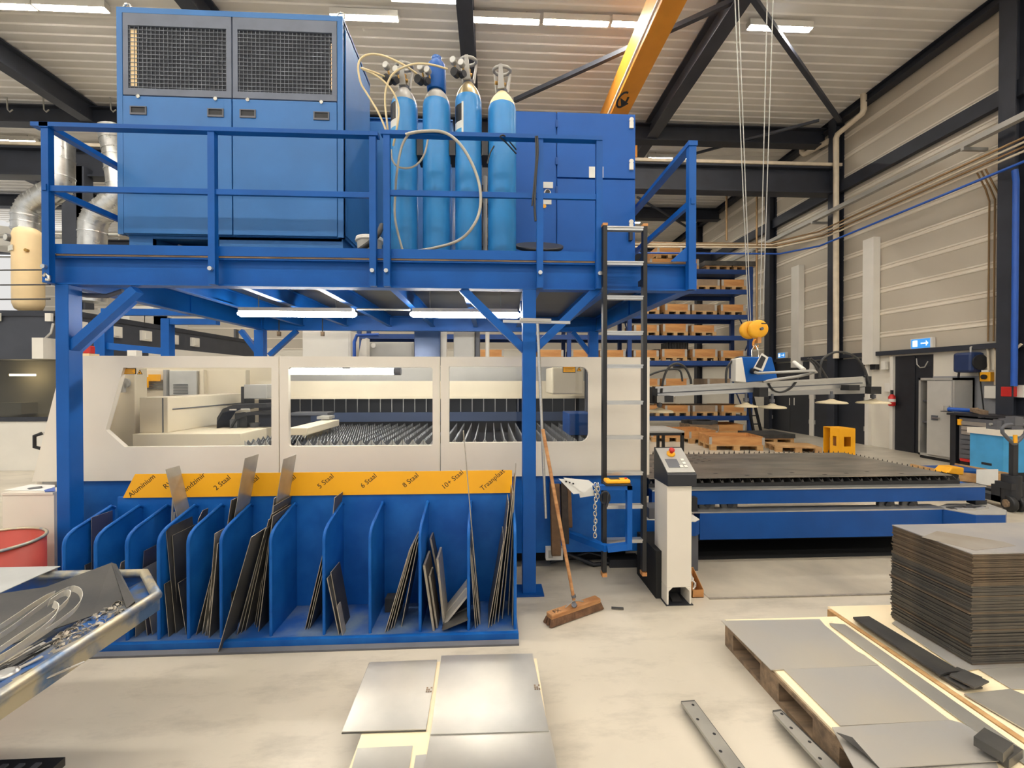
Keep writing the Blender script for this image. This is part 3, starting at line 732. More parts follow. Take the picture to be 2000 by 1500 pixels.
def hose(pts, lb, mat=HOSE, Y=3.42, r=.008):
    ps = [at(p[0], p[1], p[2] if len(p) > 2 else Y) for p in pts]
    out = []
    for i in range(len(ps)-1):     # Catmull-Rom
        a = ps[max(i-1, 0)]; b = ps[i]; c = ps[i+1]; d = ps[min(i+2, len(ps)-1)]
        for k in range(5):
            u = k/5; out.append(.5*((2*b)+(c-a)*u+(2*a-5*b+4*c-d)*u*u+(3*b-3*c-a+d)*u**3))
    out.append(ps[-1])
    return S('gas_hose', MB().tube(out, r, 8), mat, lb, 'hose')
hose([(814, 144, 3.5), (785, 125), (745, 108), (715, 108), (700, 125), (704, 160), (718, 185), (740, 222), (756, 264), (757, 300, 3.5)], 'cream gas hose arching out widest left from the capped cylinder down behind the handrail')
hose([(874, 135, 3.5), (840, 126), (805, 126), (770, 142), (755, 170), (752, 200), (756, 240), (759, 275, 3.5)], 'cream gas hose arching from the tallest cylinder over the first cylinder and down')
hose([(752, 150, 3.5), (730, 141), (705, 133), (735, 148), (757, 166), (772, 188), (779, 215), (776, 245), (768, 285, 3.5)], 'cream gas hose kinked to a point beside the first cylinder')
hose([(792, 263, 3.2), (820, 257, 3.2), (865, 258, 3.2), (897, 280, 3.19), (922, 320, 3.19), (937, 365, 3.19), (937, 410, 3.19), (922, 445, 3.2), (895, 470, 3.3), (850, 484, 3.4), (810, 490, 3.45), (770, 489, 3.45)], 'large loop of pale translucent hose hanging over the handrail before the cylinders', HOSEG, r=.011)
hose([(800, 259, 3.2), (785, 285, 3.25), (776, 330, 3.3), (772, 380, 3.4), (772, 430, 3.42), (786, 488, 3.45)], 'pale hose hanging straight down in front of the first cylinder', HOSEG, r=.009)
hose([(764, 292, 3.42), (766, 312), (778, 326), (800, 328), (818, 318), (830, 298), (836, 270)], 'small drooping loop of pale hose between the first two cylinders', HOSEG, r=.008)
for (a, lb) in ((821, 'black clamp holding the first pair of gas cylinders'), (884, 'black clamp holding the middle pair of gas cylinders'), (947, 'black clamp holding the last pair of gas cylinders')):
    c = at(a, 290, YG-.02)
    S('cylinder_clamp', MB().box(c.x-.025, YG-.05, c.z-.07, c.x+.025, YG+.16, c.z+.12), BLKM, lb, 'clamp', 'clamps between the gas cylinders')
S('clamp_rail', MB().box(ax(765, YG+.17), YG+.165, hz(300, YG), ax(1004, YG+.17), YG+.20, hz(285, YG)), BLKM, 'black horizontal rail behind the gas cylinders that the clamps are fixed to', 'rail')
hose([(1008, 292, 3.5), (998, 280, 3.4), (985, 265, 3.2), (977, 268, 3.19), (990, 280, 3.3), (1008, 300, 3.5)], 'black cord tied from the handrail around the cylinder nearest the control cabinet', RUB, r=.006)
hose([(965, 285, 3.5), (957, 300, 3.5), (952, 320, 3.5)], 'short black cord end on the left flank of the last cylinder', RUB, r=.006)
hose([(1049, 266, 3.19), (1050, 300, 3.19), (1046, 350, 3.19), (1044, 400, 3.19), (1046, 432, 3.19)], 'black cable hung over the handrail beside the right stanchion', RUB, r=.009)
hose([(1046, 266, 3.185), (1047, 310, 3.185), (1043, 360, 3.185), (1039, 402, 3.185)], 'thinner black cable end beside the hung cable on the handrail', RUB, r=.006)
# bucket, black hose and disc
c = at(722, 492, 3.62); c.z = ZDK+.012
t = T('bucket', 'dirty white bucket standing on the platform between the grilled cabinet and the cylinders', 'bucket')
P('pail', MB().lathe(c, [(.085, 0), (.10, .22), (.108, .225), (.108, .25), (.095, .25), (.08, .02)], 24), WHITE, t)
P('lip', MB().lathe(c+Vector((0, 0, .215)), [(.1, 0), (.113, .005), (.113, .015), (.1, .02)], 24), WHITE, t); fin(t)
hose([(702, 489, 3.5), (722, 475, 3.47), (738, 458, 3.47), (746, 440, 3.55)], 'thick black hose leaning across the white bucket', RUB, r=.022)
c = at(1053, 486, 3.75)
t = T('tray', 'dark round tray lying tilted on the platform before the control cabinet', 'tray')
P('disc', MB().lathe(c+Vector((0, 0, .0)), [(.02, .02), (.20, .0), (.21, .015), (.21, .03), (.195, .03), (.02, .03)], 28, (0, -.42, .9)), BLKM, t)
P('hub', MB().lathe(c+Vector((0, 0, .0)), [(.03, .02), (.03, .06)], 14, (0, -.42, .9)), GREYD, t); fin(t)

# ================================================================ LADDER
YL = 3.17
t = T('ladder', 'black ladder with aluminium rungs hooked on the platform edge', 'ladder')
xa, xb = ax(1181, YL), ax(1259, YL)
for X in (xa, xb):
    s_ = P('stile', MB().box(X-.016, YL-.012, hz(1122, YL), X+.016, YL+.04, hz(436, YL)), BLK, t, bev=.004)
    P('rubber_foot', MB().box(X-.018, YL-.014, hz(1131, YL), X+.018, YL+.042, hz(1124, YL)), WOODR, s_)
    P('top_cap', MB().box(X-.018, YL-.014, hz(437, YL), X+.018, YL+.042, hz(432, YL)), WOODR, s_)
for i, py in enumerate((447, 515, 582, 651, 716, 787, 855, 925, 990, 1057)):
    zz = hz(py, YL, 1220)
    P('rung', MB().box(xa+.014, YL-.008, zz-.012, xb-.014, YL+.036, zz+.014).box(xa+.014, YL-.014, zz+.006, xb-.014, YL+.04, zz+.016), ALU, t)
for zz in (hz(500, YL), hz(545, YL)):
    P('hook_bracket', MB().box(xa-.014, YL+.035, zz-.02, xa+.014, YB+.0, zz+.02).box(xb-.014, YL+.035, zz-.02, xb+.014, YB+.0, zz+.02), BLKM, t)
fin(t)
# ================================================================ LASER MACHINE
YF = 3.66
def fp(px, py, Y=YF): v = at(px, py, Y); return (v.x, v.z)
zt_, zm_ = hz(696, YF, 600), hz(935, YF, 600)
t = LAS = T('laser_cutter', 'long cream and blue laser cutting machine with three front windows below the platform', 'machine')
def roundrect(x0, z0, x1, z1, r, corners=(1, 1, 1, 1)):
    out = []
    for (cx, cz, a0, on) in ((x1-r, z1-r, 0, corners[0]), (x0+r, z1-r, PI/2, corners[1]), (x0+r, z0+r, PI, corners[2]), (x1-r, z0+r, 1.5*PI, corners[3])):
        if on: out += [(cx+r*math.cos(a0+k*PI/10), cz+r*math.sin(a0+k*PI/10)) for k in range(6)]
        else: out.append((cx+(r if a0 in (0, 1.5*PI) else -r), cz+(r if a0 in (0, PI/2) else -r)))
    return out
xs = [ax(545, YF), ax(860, YF), ax(1176, YF)]
xe = ax(1269, YF)
w1 = [fp(241, 718), fp(530, 718), fp(530, 871), fp(243, 873), fp(206, 840)]
(wa, wz1), (wb_, wz0) = fp(563, 717), fp(845, 870); w2 = roundrect(wa, wz0, wb_, wz1, .022)
(wa, wz1), (wb_, wz0) = fp(877, 716), fp(1150, 863); w3 = roundrect(wa, wz0, wb_, wz1, .07, (1, 0, 0, 1))
lx, lx2 = fp(125, 697)[0], fp(62, 940)[0]
outs = [[(lx, zt_), (xs[0]-.004, zt_), (xs[0]-.004, zm_), (lx2, zm_)], [(xs[0]+.004, zt_), (xs[1]-.004, zt_), (xs[1]-.004, zm_), (xs[0]+.004, zm_)], [(xs[1]+.004, zt_), (xs[2]-.004, zt_), (xs[2]-.004, zm_), (xs[1]+.004, zm_)]]
for o_, w in zip(outs, (w1, w2, w3)):
    fp_ = P('front_panel', mapped(MB(), flatmesh('c', o_, [w], ext=.02), (0, YF+.02, 0), (1, 0, 0), (0, 0, 1)), CREAM, t, bev=.003)
    mb = MB().prism([(x, YF+.03, z) for (x, z) in w], (0, .006, 0))
    P('window_pane', mb, GLASS, fp_, 'clear window pane')
P('front_panel', MB().box(xs[2]+.004, YF, zm_, xe, YF+.04, zt_), CREAM, t, bev=.003)
P('base', MB().box(ax(128, YF), YF+.03, .16, ax(1264, YF), YF+1.2, zm_-.004), BLUE_D, t)
P('plinth', MB().box(ax(150, YF)-.4, YF+.25, 0, ax(1240, YF), YF+1.9, .16), BLKSH, t)
P('side_wall', MB().box(xe-.04, YF+.04, zm_, xe, YF+.50, zt_).box(xe-.04, YF+.5, 1.35, xe, YF+2.2, zt_), CREAM, t)
P('side_wall', MB().prism([(lx, YF+.04, zt_), (lx2, YF+.04, zm_), (lx2, YF+.04, .2), (lx2+.04, YF+.04, .2), (lx2+.04, YF+.04, zm_), (lx+.04, YF+.04, zt_)], (0, .5, 0)), CREAM, t)
P('side_wall', MB().prism([(lx2, YF+.5, .2), (-5.05, 5.3, .2), (-5.05, YF+2.24, .2), (-5.0, YF+2.24, .2), (-5.0, 5.32, .2), (lx2+.05, YF+.52, .2)], (0, 0, zt_-.2)), CREAM, t)
YI = 5.9
P('rear_wall', MB().box(-5.05, YI, .5, xe, YI+.05, zt_+.0), CREAM2, t)
P('bed', MB().box(lx2+.05, YF+.3, .16, xe-.05, YI, .72), BLUE_M, t)
# inside: gantry rail, curtain, slats
zg0, zg1 = hz(774, 5.4, 850), hz(744, 5.4, 850)
P('gantry_rail', MB().box(ax(500, 5.4), 5.4, zg0, xe-.1, 5.6, zg1).box(ax(500, 5.4), 5.37, zg0-.03, xe-.1, 5.6, zg0), CREAM2, t)
P('upper_guard', MB().box(ax(545, 5.6), 5.7, zg1-.02, xe-.06, 5.74, zt_-.02), GREY, t)
P('curtain', MB().box(ax(500, 5.6), 5.66, .72, xe-.1, 5.69, zg0), ANTH, t)
mb = MB()
for k in range(26):
    px = 562+22.5*k
    if px > 1130: break
    X = ax(px, 5.6); mb.box(X-.006, 5.62, hz(806, 5.6), X+.006, 5.63, hz(779, 5.6))
P('curtain_rod', mb, ALU, t)
P('cross_guard', MB().box(ax(600, 5.4), 5.5, hz(824, 5.4), xe-.2, 5.54, hz(806, 5.4)), pm('navy_guard', (58, 72, 100), .5, .2), t)
SL = pm('slat_steel', (128, 130, 134), .5, .5, .15, 6)
zs = hz(858, 3.92, 900)
x = ax(478, 3.92); k = 0
while x < xe-.12:
    pts = []; nt_ = 18
    y0_, y1_ = 3.92, 5.45
    top = []
    for i in range(nt_):
        ya = y0_+(y1_-y0_)*i/nt_; yb_ = y0_+(y1_-y0_)*(i+1)/nt_
        top += [(x, ya, zs-.035), (x, (ya+yb_)/2, zs)]
    poly = [(x, y0_, .75)]+[(x, y0_, zs-.01)]+top+[(x, y1_, zs-.035), (x, y1_, .75)]
    P('slat', MB().prism(poly, (.006, 0, 0)), SL, t)
    # scalloped end comb that closes the front of each gap
    cm = [(x+.006, 3.90, .75), (x+.006, 3.90, zs+.005)]+[(x+.006+.086*i/8, 3.90, zs+.005-.05*math.sin(PI*i/8)) for i in range(1, 8)]+[(x+.092, 3.90, zs+.005), (x+.092, 3.90, .75)]
    P('comb', MB().prism(cm, (0, .006, 0)), GREY, t)
    x += .092; k += 1
# left gantry beam running to the back
def bx(px0, py0, px1, py1, Ya, Yb, m, name, parent=t, bev=.006, lab=None):
    a = at(px0, py0, Ya); b = at(px1, py1, Ya)
    return P(name, MB().box(a.x, Ya, b.z, b.x, Yb, a.z), m, parent, lab, bev)
g_ = bx(272, 776, 328, 845, 4.05, 5.4, CREAM2, 'bridge')
P('bridge_joint', MB().box(ax(317, 4.05), 4.045, hz(845, 4.05), ax(319, 4.05), 4.05, hz(776, 4.05)), GREYD, g_)
P('bridge_seam', MB().box(ax(328, 4.05)+.001, 4.1, hz(799, 4.05), ax(328, 4.05)+.004, 5.35, hz(797, 4.05)), GREYD, g_)
bx(258, 848, 470, 890, 3.95, 4.5, CREAM2, 'bridge_foot')
bx(562, 836, 600, 850, 3.93, 4.75, CREAM2, 'carriage_arm'); bx(590, 850, 600, 890, 4.3, 4.7, CREAM2, 'carriage_arm')
a = at(640, 812, 4.75); P('arm_bracket', MB().box(a.x-.05, 4.7, a.z-.30, a.x+.03, 4.8, a.z-.02).box(a.x-.08, 4.66, a.z-.03, a.x+.05, 4.82, a.z), GREY, t)
bx(476, 751, 521, 779, 4.7, 4.95, GREY, 'cutting_head_cover')
bx(470, 755, 478, 800, 4.8, 5.0, BLKM, 'cutting_head_side')
c = at(468, 822, 4.5)
mb = MB()
arc = [(c.x-.16+.0, 4.5, c.z-.12), (c.x-.155, 4.5, c.z+.02), (c.x-.10, 4.5, c.z+.11), (c.x, 4.5, c.z+.15), (c.x+.32, 4.5, c.z+.16)]
mb.strip(arc, (0, .11, 0), (0, 0, .02))
arc2 = [(p[0]+.13, 4.5, p[2]-.07) for p in arc]; mb.strip(arc2, (0, .11, 0), (0, 0, .015))
mb.box(c.x-.02, 4.45, c.z-.18, c.x+.10, 4.6, c.z+.08)
P('cable_chain', mb, BLKM, t); P('cutting_head', MB().box(c.x-.05, 4.42, c.z-.18, c.x+.02, 4.55, c.z+.02).cyl((c.x+.15, 4.5, c.z-.02), (c.x+.15, 4.5, c.z-.2), .05, .015, 14), GREYD, t)
P('head_lights', MB().box(c.x-.03, 4.38, c.z+.115, c.x+.03, 4.4, c.z+.128).box(c.x+.08, 4.38, c.z+.12, c.x+.16, 4.4, c.z+.133), WHITE, t)
bx(568, 806, 640, 812, 4.9, 5.1, GREYD, 'guide_plate')
# inner left housing with vents
bx(205, 718, 264, 880, 4.3, 4.45, CREAM2, 'inner_housing')
bx(264, 722, 480, 800, 5.5, 5.6, CREAM2, 'inner_panel')
bx(330, 724, 384, 772, 5.46, 5.5, pm('inner_grey', (196, 196, 190), .5), 'inner_door'); bx(390, 722, 398, 775, 5.44, 5.5, CREAM2, 'inner_post'); bx(318, 722, 325, 775, 5.44, 5.5, GREY, 'inner_post')
mb = MB()
for k in range(7):
    zz = hz(751+k*3, 5.45, 350); mb.box(ax(338, 5.45), 5.45, zz, ax(366, 5.45), 5.462, zz+.006)
for k in range(5):
    zz = hz(744+k*4, 5.45, 280); mb.box(ax(265, 5.45), 5.48, zz, ax(315, 5.45), 5.5, zz+.008)
P('vent_louvre', mb, GREYD, t)
c = at(243, 748, 4.28); P('key_lock', MB().cyl(c, c+Vector((0, .02, 0)), .045, n=16).box(c.x-.03, c.y-.02, c.z-.09, c.x+.0, c.y+.02, c.z), GREY, t)
c = at(285, 741, 5.42); P('yellow_notice', MB().box(c.x-.14, 5.43, c.z-.1, c.x+.02, 5.44, c.z+.03).box(c.x+.02, 5.43, c.z-.02, c.x+.16, 5.44, c.z+.06), YEL, t, 'yellow notices on the inner wall')
# right inner housing
bx(1078, 717, 1140, 770, 4.5, 5.0, CREAM2, 'inner_housing', bev=.015)
P('inner_frame', MB().box(ax(1140, 4.6), 4.5, .8, xe-.05, 4.56, zt_-.02), GREYD, t)
bx(1112, 808, 1160, 850, 4.2, 4.6, BLUE_M, 'table_end')
# lamp inside
Yl = 3.95; a, b = at(562, 725, Yl), at(770, 725, Yl)
lp = P('inner_lamp', MB().cyl((a.x, Yl, a.z), (b.x, Yl, a.z), .03, n=16), pm('inner_tube', (250, 248, 236), .4, emit=14), t, 'white tube lamp')
P('lamp_end_cap', MB().cyl((b.x, Yl, a.z), (b.x+.06, Yl, a.z), .035, n=14), GREYD, lp)
P('lamp_bracket', MB().box(ax(670, Yl), Yl-.02, a.z+.02, ax(685, Yl), Yl+.03, a.z+.06), BLKM, lp)
# window stickers
def sticker(px0, py0, px1, py1, Y=YF+.028, parent=t):
    a, b = at(px0, py0, Y), at(px1, py1, Y)
    s_ = P('warning_sticker', MB().box(a.x, Y-.003, b.z, b.x, Y, a.z), BLK, parent, 'yellow warning label with black border')
    P('yellow_field', MB().box(a.x+.005, Y-.005, b.z+.005, b.x-.005, Y-.003, a.z-.005), YEL, s_)
    mb = MB(); w = (b.x-a.x)
    for k in range(3): mb.box(a.x+w*.15, Y-.006, b.z+.014+k*.01, a.x+w*(.85-.1*(k % 2)), Y-.005, b.z+.017+k*.01)
    P('small_print', mb, WOODO, s_)
sticker(238, 719, 266, 731); sticker(1099, 715, 1124, 728)
for px, py in ((273, 727), (1131, 721)):
    c = at(px, py, YF+.026)
    s_ = P('warning_triangle', MB().prism([(c.x-.022, c.y, c.z-.018), (c.x+.022, c.y, c.z-.018), (c.x, c.y, c.z+.022)], (0, .002, 0)), BLK, t)
    P('triangle_field', MB().prism([(c.x-.016, c.y-.002, c.z-.0145), (c.x+.016, c.y-.002, c.z-.0145), (c.x, c.y-.002, c.z+.0145)], (0, .002, 0)), YEL, s_)
    P('burst_symbol', MB().cyl((c.x, c.y-.004, c.z-.004), (c.x, c.y-.002, c.z-.004), .005, n=8), BLK, s_)
c = at(97, 857, YF+.13)
P('side_handle', MB().box(c.x-.02, YF+.1, c.z-.05, c.x+.2, YF+.16, c.z+.06).mat(1).tube([(c.x-.03, YF+.1, c.z+.05), (c.x-.07, YF+.08, c.z+.03), (c.x-.07, YF+.08, c.z-.06), (c.x-.03, YF+.1, c.z-.08)], .014, 8), [GREY, BLK], t)
c = at(1080, 1078, YF+.02); P('socket_box', MB().box(c.x-.065, YF-.02, c.z-.055, c.x+.08, YF+.04, c.z+.05).mat(1).box(c.x-.045, YF-.024, c.z-.035, c.x-.005, YF-.02, c.z+.03), [WHITE, GREY], t, 'white socket box')
P('cable_clutter', MB().tube([(ax(1100, 3.8), 3.8, .12), (ax(1160, 3.75), 3.75, .02), (ax(1230, 3.8), 3.8, .03)], .02, 6).tube([(ax(1075, 3.8), 3.8, .03), (ax(1150, 3.85), 3.85, .09), (ax(1240, 3.75), 3.75, .02)], .016, 6).box(ax(1190, 3.75), 3.72, 0, ax(1250, 3.75), 3.86, .07), BLKM, t)
fin(t)

# ================================================================ REMNANT RACK
YA, YZ = 2.69, 3.10
X0, X1 = ax(104, YA), ax(1013, YA, 1250)
t = RACK = T('sheet_rack', 'blue rack of upright dividers for leftover metal sheets in front of the laser machine', 'rack')
P('base', MB().box(X0, YA, .0, X1, YA+.03, .058).box(X0, YA+.03, .03, X1, YZ, .052), BLUE_D, t)
P('bay_floor', MB().box(X0, YA+.006, .052, X1, YZ, .056), BLUE_F, t)
P('front_flange', MB().box(X0, YA-.035, 0, X1, YA, .012).prism([(X0, YA-.035, .012), (X0, YA-.002, .012), (X0, YA-.002, .022)], (X1-X0, 0, 0)), GREYD, t)
zbk = hz(966, YZ, 600)
P('back_plate', MB().box(X0+.02, YZ, .03, X1-.0, YZ+.012, zbk), BLUE_D, t)
DPX = [124, 186, 247, 309, 367, 431, 528, 632, 722, 820, 915, 1006]
DX = []
for px in DPX:
    X = ax(px, 2.75); DX.append(X)
    zf, zk = .70, .80; y0, y1 = 2.745, YZ
    ed = [(X, y0, .056), (X, y0, zf-.06)]+[(X, y0+.055-.055*math.cos(a), zf-.06+.068*math.sin(a)) for a in (.35, .75, 1.15)]+[(X, y0+.07, zf+.022), (X, y1-.03, zk-.01), (X, y1, zk-.03)]
    d = P('divider', MB().prism([(X-.003, y0, .056)]+[(X-.003, p[1], p[2]) for p in ed[1:]]+[(X-.003, y1, .056)], (.006, 0, 0)), BLUE_D, t)
    P('tube_edge', MB().tube(ed, .0105, 8), BLUE_D, d)
# sign
za, zb2 = hz(922, YZ, 600), hz(967, YZ, 600)
sa, sb = ax(265, YZ), ax(1000, YZ); sc_ = ax(241, YZ)
sg = P('sign_board', MB().prism([(sa, YZ-.012, za), (sb, YZ-.012, za), (sb, YZ-.012, zb2), (sc_, YZ-.012, zb2)], (0, .006, 0)), YELS, t, 'yellow sign strip with black material names')
for px, py, s_ in ((277, 949, 'Aluminium'), (330, 945, 'RVS'), (377, 944, 'Sendzimir'), (434, 943, '2 Staal'), (490, 943, '3 Staal'), (562, 942, '4 Staal'), (636, 940, '5 Staal'), (720, 939, '6 Staal'), (802, 938, '8 Staal'), (884, 937, '10+ Staal'), (962, 937, 'Traanplaat')):
    c = at(px, py, YZ-.0125); an = math.radians(40)
    P('lettering', text_mb(s_, .050, c, (math.cos(an), 0, math.sin(an)), (-math.sin(an), 0, math.cos(an)), .0006), INK, sg)
fin(t)

# leftover sheets standing in the bays
def lean(bx_, tx, ty, Yf, back, label, th=.003, mat=None, zb=.057, drop=0, notch=None):
    """bottom-front pixel column, top-front pixel, front depth, top-back pixel column (or a depth in metres)"""
    tf = at(tx, ty, Yf); bf = Vector((ax(bx_, Yf, 1235), Yf, zb))
    d = back if back < 2 else None
    if d is None:
        d = atx(back, ty, tf.x).y-Yf
        d = max(.05, min(d, YZ-.012-Yf))
    e = Vector((0, d, 0))
    poly = [bf, tf, tf+e+Vector((0, 0, -drop)), bf+e]
    if notch:   # front upper corner cut away
        q = bf+(tf-bf)*notch; poly = [bf, q, tf+e*.35, tf+e, bf+e]
    nrm = (tf-bf).cross(e).normalized()
    if nrm.x < 0: nrm = -nrm
    mb = MB().prism(poly, nrm*th)
    for i in range(2, len(mb.m)): mb.m[i] = 1
    return S('metal_sheet', mb, [mat or STEELD, STEELE], label, 'metal sheet', 'leftover sheets in the blue rack')
SG = pm('pale_sheet', (204, 199, 186), .3, .6, 0, 2.5, 0, 60, rgb2=(150, 146, 136))
SB = pm('purple_grey_sheet', (112, 112, 130), .35, .7, .08, 4)
BW = 'in the aluminium bay'
lean(179, 178, 1011, 2.90, 219, 'dull purple-grey sheet standing upright in the aluminium bay', .003, SB)
lean(172, 165, 1104, 2.86, .12, 'small dark offcut low in the aluminium bay behind the scrap bin', .004)
lean(160, 178, 1150, 2.78, .2, 'dark sheet low in the aluminium bay hidden mostly by the scrap bin')
lean(205, 236, 1098, 2.80, .12, 'narrow shiny sliver leaning on the third divider', .004, SG)
lean(203, 229, 1160, 2.76, .22, 'dark sheet leaning low in the second bay behind the bin rim')
lean(222, 240, 1140, 2.78, .2, 'dark sheet beside the low leaning one in the second bay')
lean(258, 262, 1032, 2.80, 326, 'wide bluish reflective sheet standing in the third bay', .002, SB)
lean(270, 281, 1076, 2.84, .2, 'half-height bluish sheet in front of the wide reflective sheet', .002, SB)
lean(255, 256, 1155, 2.77, .16, 'pale-edged sheet at the left of the third bay floor', .004, SG)
lean(264, 264, 1150, 2.77, .16, 'second pale-edged sheet in the third bay', .004, SG)
lean(287, 272, 1116, 2.78, .18, 'bluish sheet with pale edge leaning left in the third bay', .004, SB)
lean(297, 276, 1112, 2.79, .18, 'rightmost pale-edged sheet of the third bay', .004, SG)
lean(343, 323, 1032, 2.80, .24, 'dark sheet leaning left against the fourth divider', .004)
lean(348, 336, 1046, 2.83, .22, 'second dark sheet leaning left in the fourth bay', .004)
lean(329, 320, 1141, 2.76, .12, 'short dark sheet at the front of the fourth bay', .004)
lean(363, 347, 1139, 2.78, .15, 'short sheet with light edge leaning by the fifth divider', .004, STEELD)
lean(392, 323, 917, 2.96, 363, 'tall shiny sheet leaning left above the sign over RVS', .0025, SG)
lean(360, 389, 1000, 2.97, .09, 'dark clipped-corner sheet behind the tall one over RVS', .003, STEELD, notch=.93)
for p_ in ((332, 338, 940), (337, 341, 965)):
    S('thin_rod', MB().cyl((ax(p_[0]-6, 3.05), 3.04, .06), at(p_[1], p_[2]+35, 3.04), .006, n=8), STEELB, 'thin grey rod standing against the rack back below RVS', 'rod', 'rods below the sign')
lean(382, 415, 1111, 2.77, .2, 'dark sheet leaning right in the 2 Staal bay, foremost one', .004)
lean(394, 418, 1085, 2.78, .2, 'sheet with a pale edge in the 2 Staal bay', .005, SG)
lean(400, 420, 1120, 2.76, .2, 'light steel sheet in the 2 Staal bay beside the sixth divider', .005, SG)
lean(404, 419, 1042, 2.76, .16, 'narrow sheet with a pale face by the sixth divider', .004, STEELE)
lean(407, 424, 1062, 2.74, .2, 'dark sheet close along the sixth divider', .006)
lean(420, 478, 895, 2.92, 519, 'tall sheet with warm shine rising above the sign over 3 Staal', .003, SG)
lean(414, 451, 977, 2.90, 502, 'dark sheet stepped in front of the tall one over 3 Staal', .004)
lean(455, 447, 1112, 2.84, .2, 'dark brown offcut behind the big slanted sheet in the sixth bay', .004, STEELK)
lean(425, 490, 1049, 2.655, 519, 'big dark slanted sheet jutting out over the rack front edge', .004, STEELD, zb=.02)
lean(462, 518, 1033, 2.76, .22, 'dark sheet second behind the big slanted one', .004)
lean(470, 524, 1015, 2.78, .22, 'dark sheet third behind the big slanted one', .004, STEELK)
lean(478, 529, 1005, 2.80, .22, 'dark sheet fourth behind the big slanted one', .004)
lean(504, 532, 1008, 2.79, .25, 'dark sheet fifth behind the big slanted one, nearest the divider', .005, STEELK)
lean(500, 553, 897, 2.90, 603, 'tallest wide sheet with orange shine above the sign over 4 Staal', .003, SG)
lean(497, 535, 973, 2.87, 586, 'dark sheet with flat top before the tallest wide sheet', .004)
lean(500, 534, 988, 2.84, 588, 'greyish sheet foremost of the group over 4 Staal', .004, STEELD)
lean(595, 629, 1085, 2.80, .2, 'foremost dark sheet leaning right in the 5 Staal bay', .004)
lean(600, 631, 1096, 2.80, .2, 'second dark sheet leaning right in the 5 Staal bay', .004, STEELK)
lean(604, 632, 1110, 2.81, .2, 'third dark sheet leaning right in the 5 Staal bay', .004)
lean(630, 653, 972, 2.93, 673, 'small tall dark sheet rising behind the 5 Staal divider', .004, STEELD)
lean(661, 638, 1130, 2.73, .14, 'pale-edged bar sheet leaning left on the 6 Staal divider', .006, STEELD)
lean(666, 645, 1118, 2.77, .16, 'dark sheet behind the pale-edged one at the 6 Staal divider', .006, STEELK)
lean(668, 657, 1185, 2.72, .06, 'short hooked offcut at the foot of the 6 Staal sheets', .006, STEELE)
for i, (b_, tx, ty, bk) in enumerate(((751, 799, 1074, .27), (756, 803, 1066, .27), (762, 806, 1062, .27), (768, 812, 1056, .25), (783, 815, 1060, .22))):
    lean(b_, tx, ty, 2.74+.015*i, bk, ('foremost', 'second', 'third', 'fourth', 'rearmost')[i]+' of five dark sheets leaning right under 8 Staal', .005, STEELD if i % 2 == 0 else STEELK)
S('offcut_block', MB().box(ax(752, 3.0), 2.98, .056, ax(775, 3.0), 3.06, .15), STEELK, 'small dark brown offcut block at the back of the 8 Staal bay', 'offcut')
TH = pm('thick_plate', (104, 94, 84), .5, .5, 0, 6, .05, 80, rgb2=(82, 78, 74))
lean(845, 826, 1105, 2.74, .24, 'thick plate with bright edge leaning left in the 10+ Staal bay, foremost', .014, TH, notch=.999)
lean(852, 837, 1126, 2.77, .14, 'shorter thick brown plate behind the foremost one under 10+ Staal', .012, TH)
lean(865, 852, 1092, 2.80, .2, 'thick pale-edged plate leaning left in the middle of the 10+ Staal bay', .014, STEELE)
lean(868, 839, 1052, 2.97, 863, 'dark upright plate at the back of the 10+ Staal bay', .012, STEELK)
for i, (a, b) in enumerate((((866, 1238), (914, 1200)), ((870, 1212), (914, 1155)), ((874, 1228), (914, 1178)), ((872, 1203), (912, 1140)))):
    Y = 2.78+.06*i; p, q = at(a[0], a[1], Y), at(b[0], b[1], Y)
    p.z = max(p.z, .075)
    S('flat_bar', MB().bar(p, q, .12, .012, (0, 0, 1)), STEELB if i % 2 else STEELD, ('lowest', 'second', 'third', 'topmost')[i]+' of the flat bars slumped against the 10+ Staal right divider', 'flat bar', 'slumped flat bars')
lean(937, 904, 842, 2.80, .03, 'very tall thin strip leaning left above the sign at 10+ Staal', .005, STEELE)
lean(928, 916, 1055, 2.76, .2, 'dark sheet leaning on the divider left of Traanplaat', .005)
lean(932, 918, 1070, 2.78, .2, 'second dark sheet leaning left in the Traanplaat bay', .005, STEELK)
lean(936, 921, 1085, 2.80, .2, 'third dark sheet leaning left in the Traanplaat bay', .005)
TP = pm('tread_plate', (110, 104, 94), .4, .6, 0, 90, .5, 160, (1, .3, 1), rgb2=(84, 80, 76))
lean(953, 983, 1056, 2.76, .27, 'foremost plate leaning right in the Traanplaat bay', .005, TP)
lean(959, 989, 1030, 2.78, .27, 'second plate leaning right in the Traanplaat bay', .005, TP)
lean(965, 993, 985, 2.80, .25, 'third taller tread plate leaning right in the Traanplaat bay', .005, TP)
lean(972, 1001, 962, 2.82, .22, 'tread plate whose corner passes the sign end at Traanplaat', .005, TP)
lean(980, 1006, 930, 2.86, .12, 'brownish plate right of the sign end', .006, TH)
lean(992, 1007, 905, 2.90, .04, 'narrow tall strip right of the sign end', .005, STEELE)
lean(1000, 1004, 1035, 2.78, .27, 'last dark sheet standing by the rack end divider', .005)

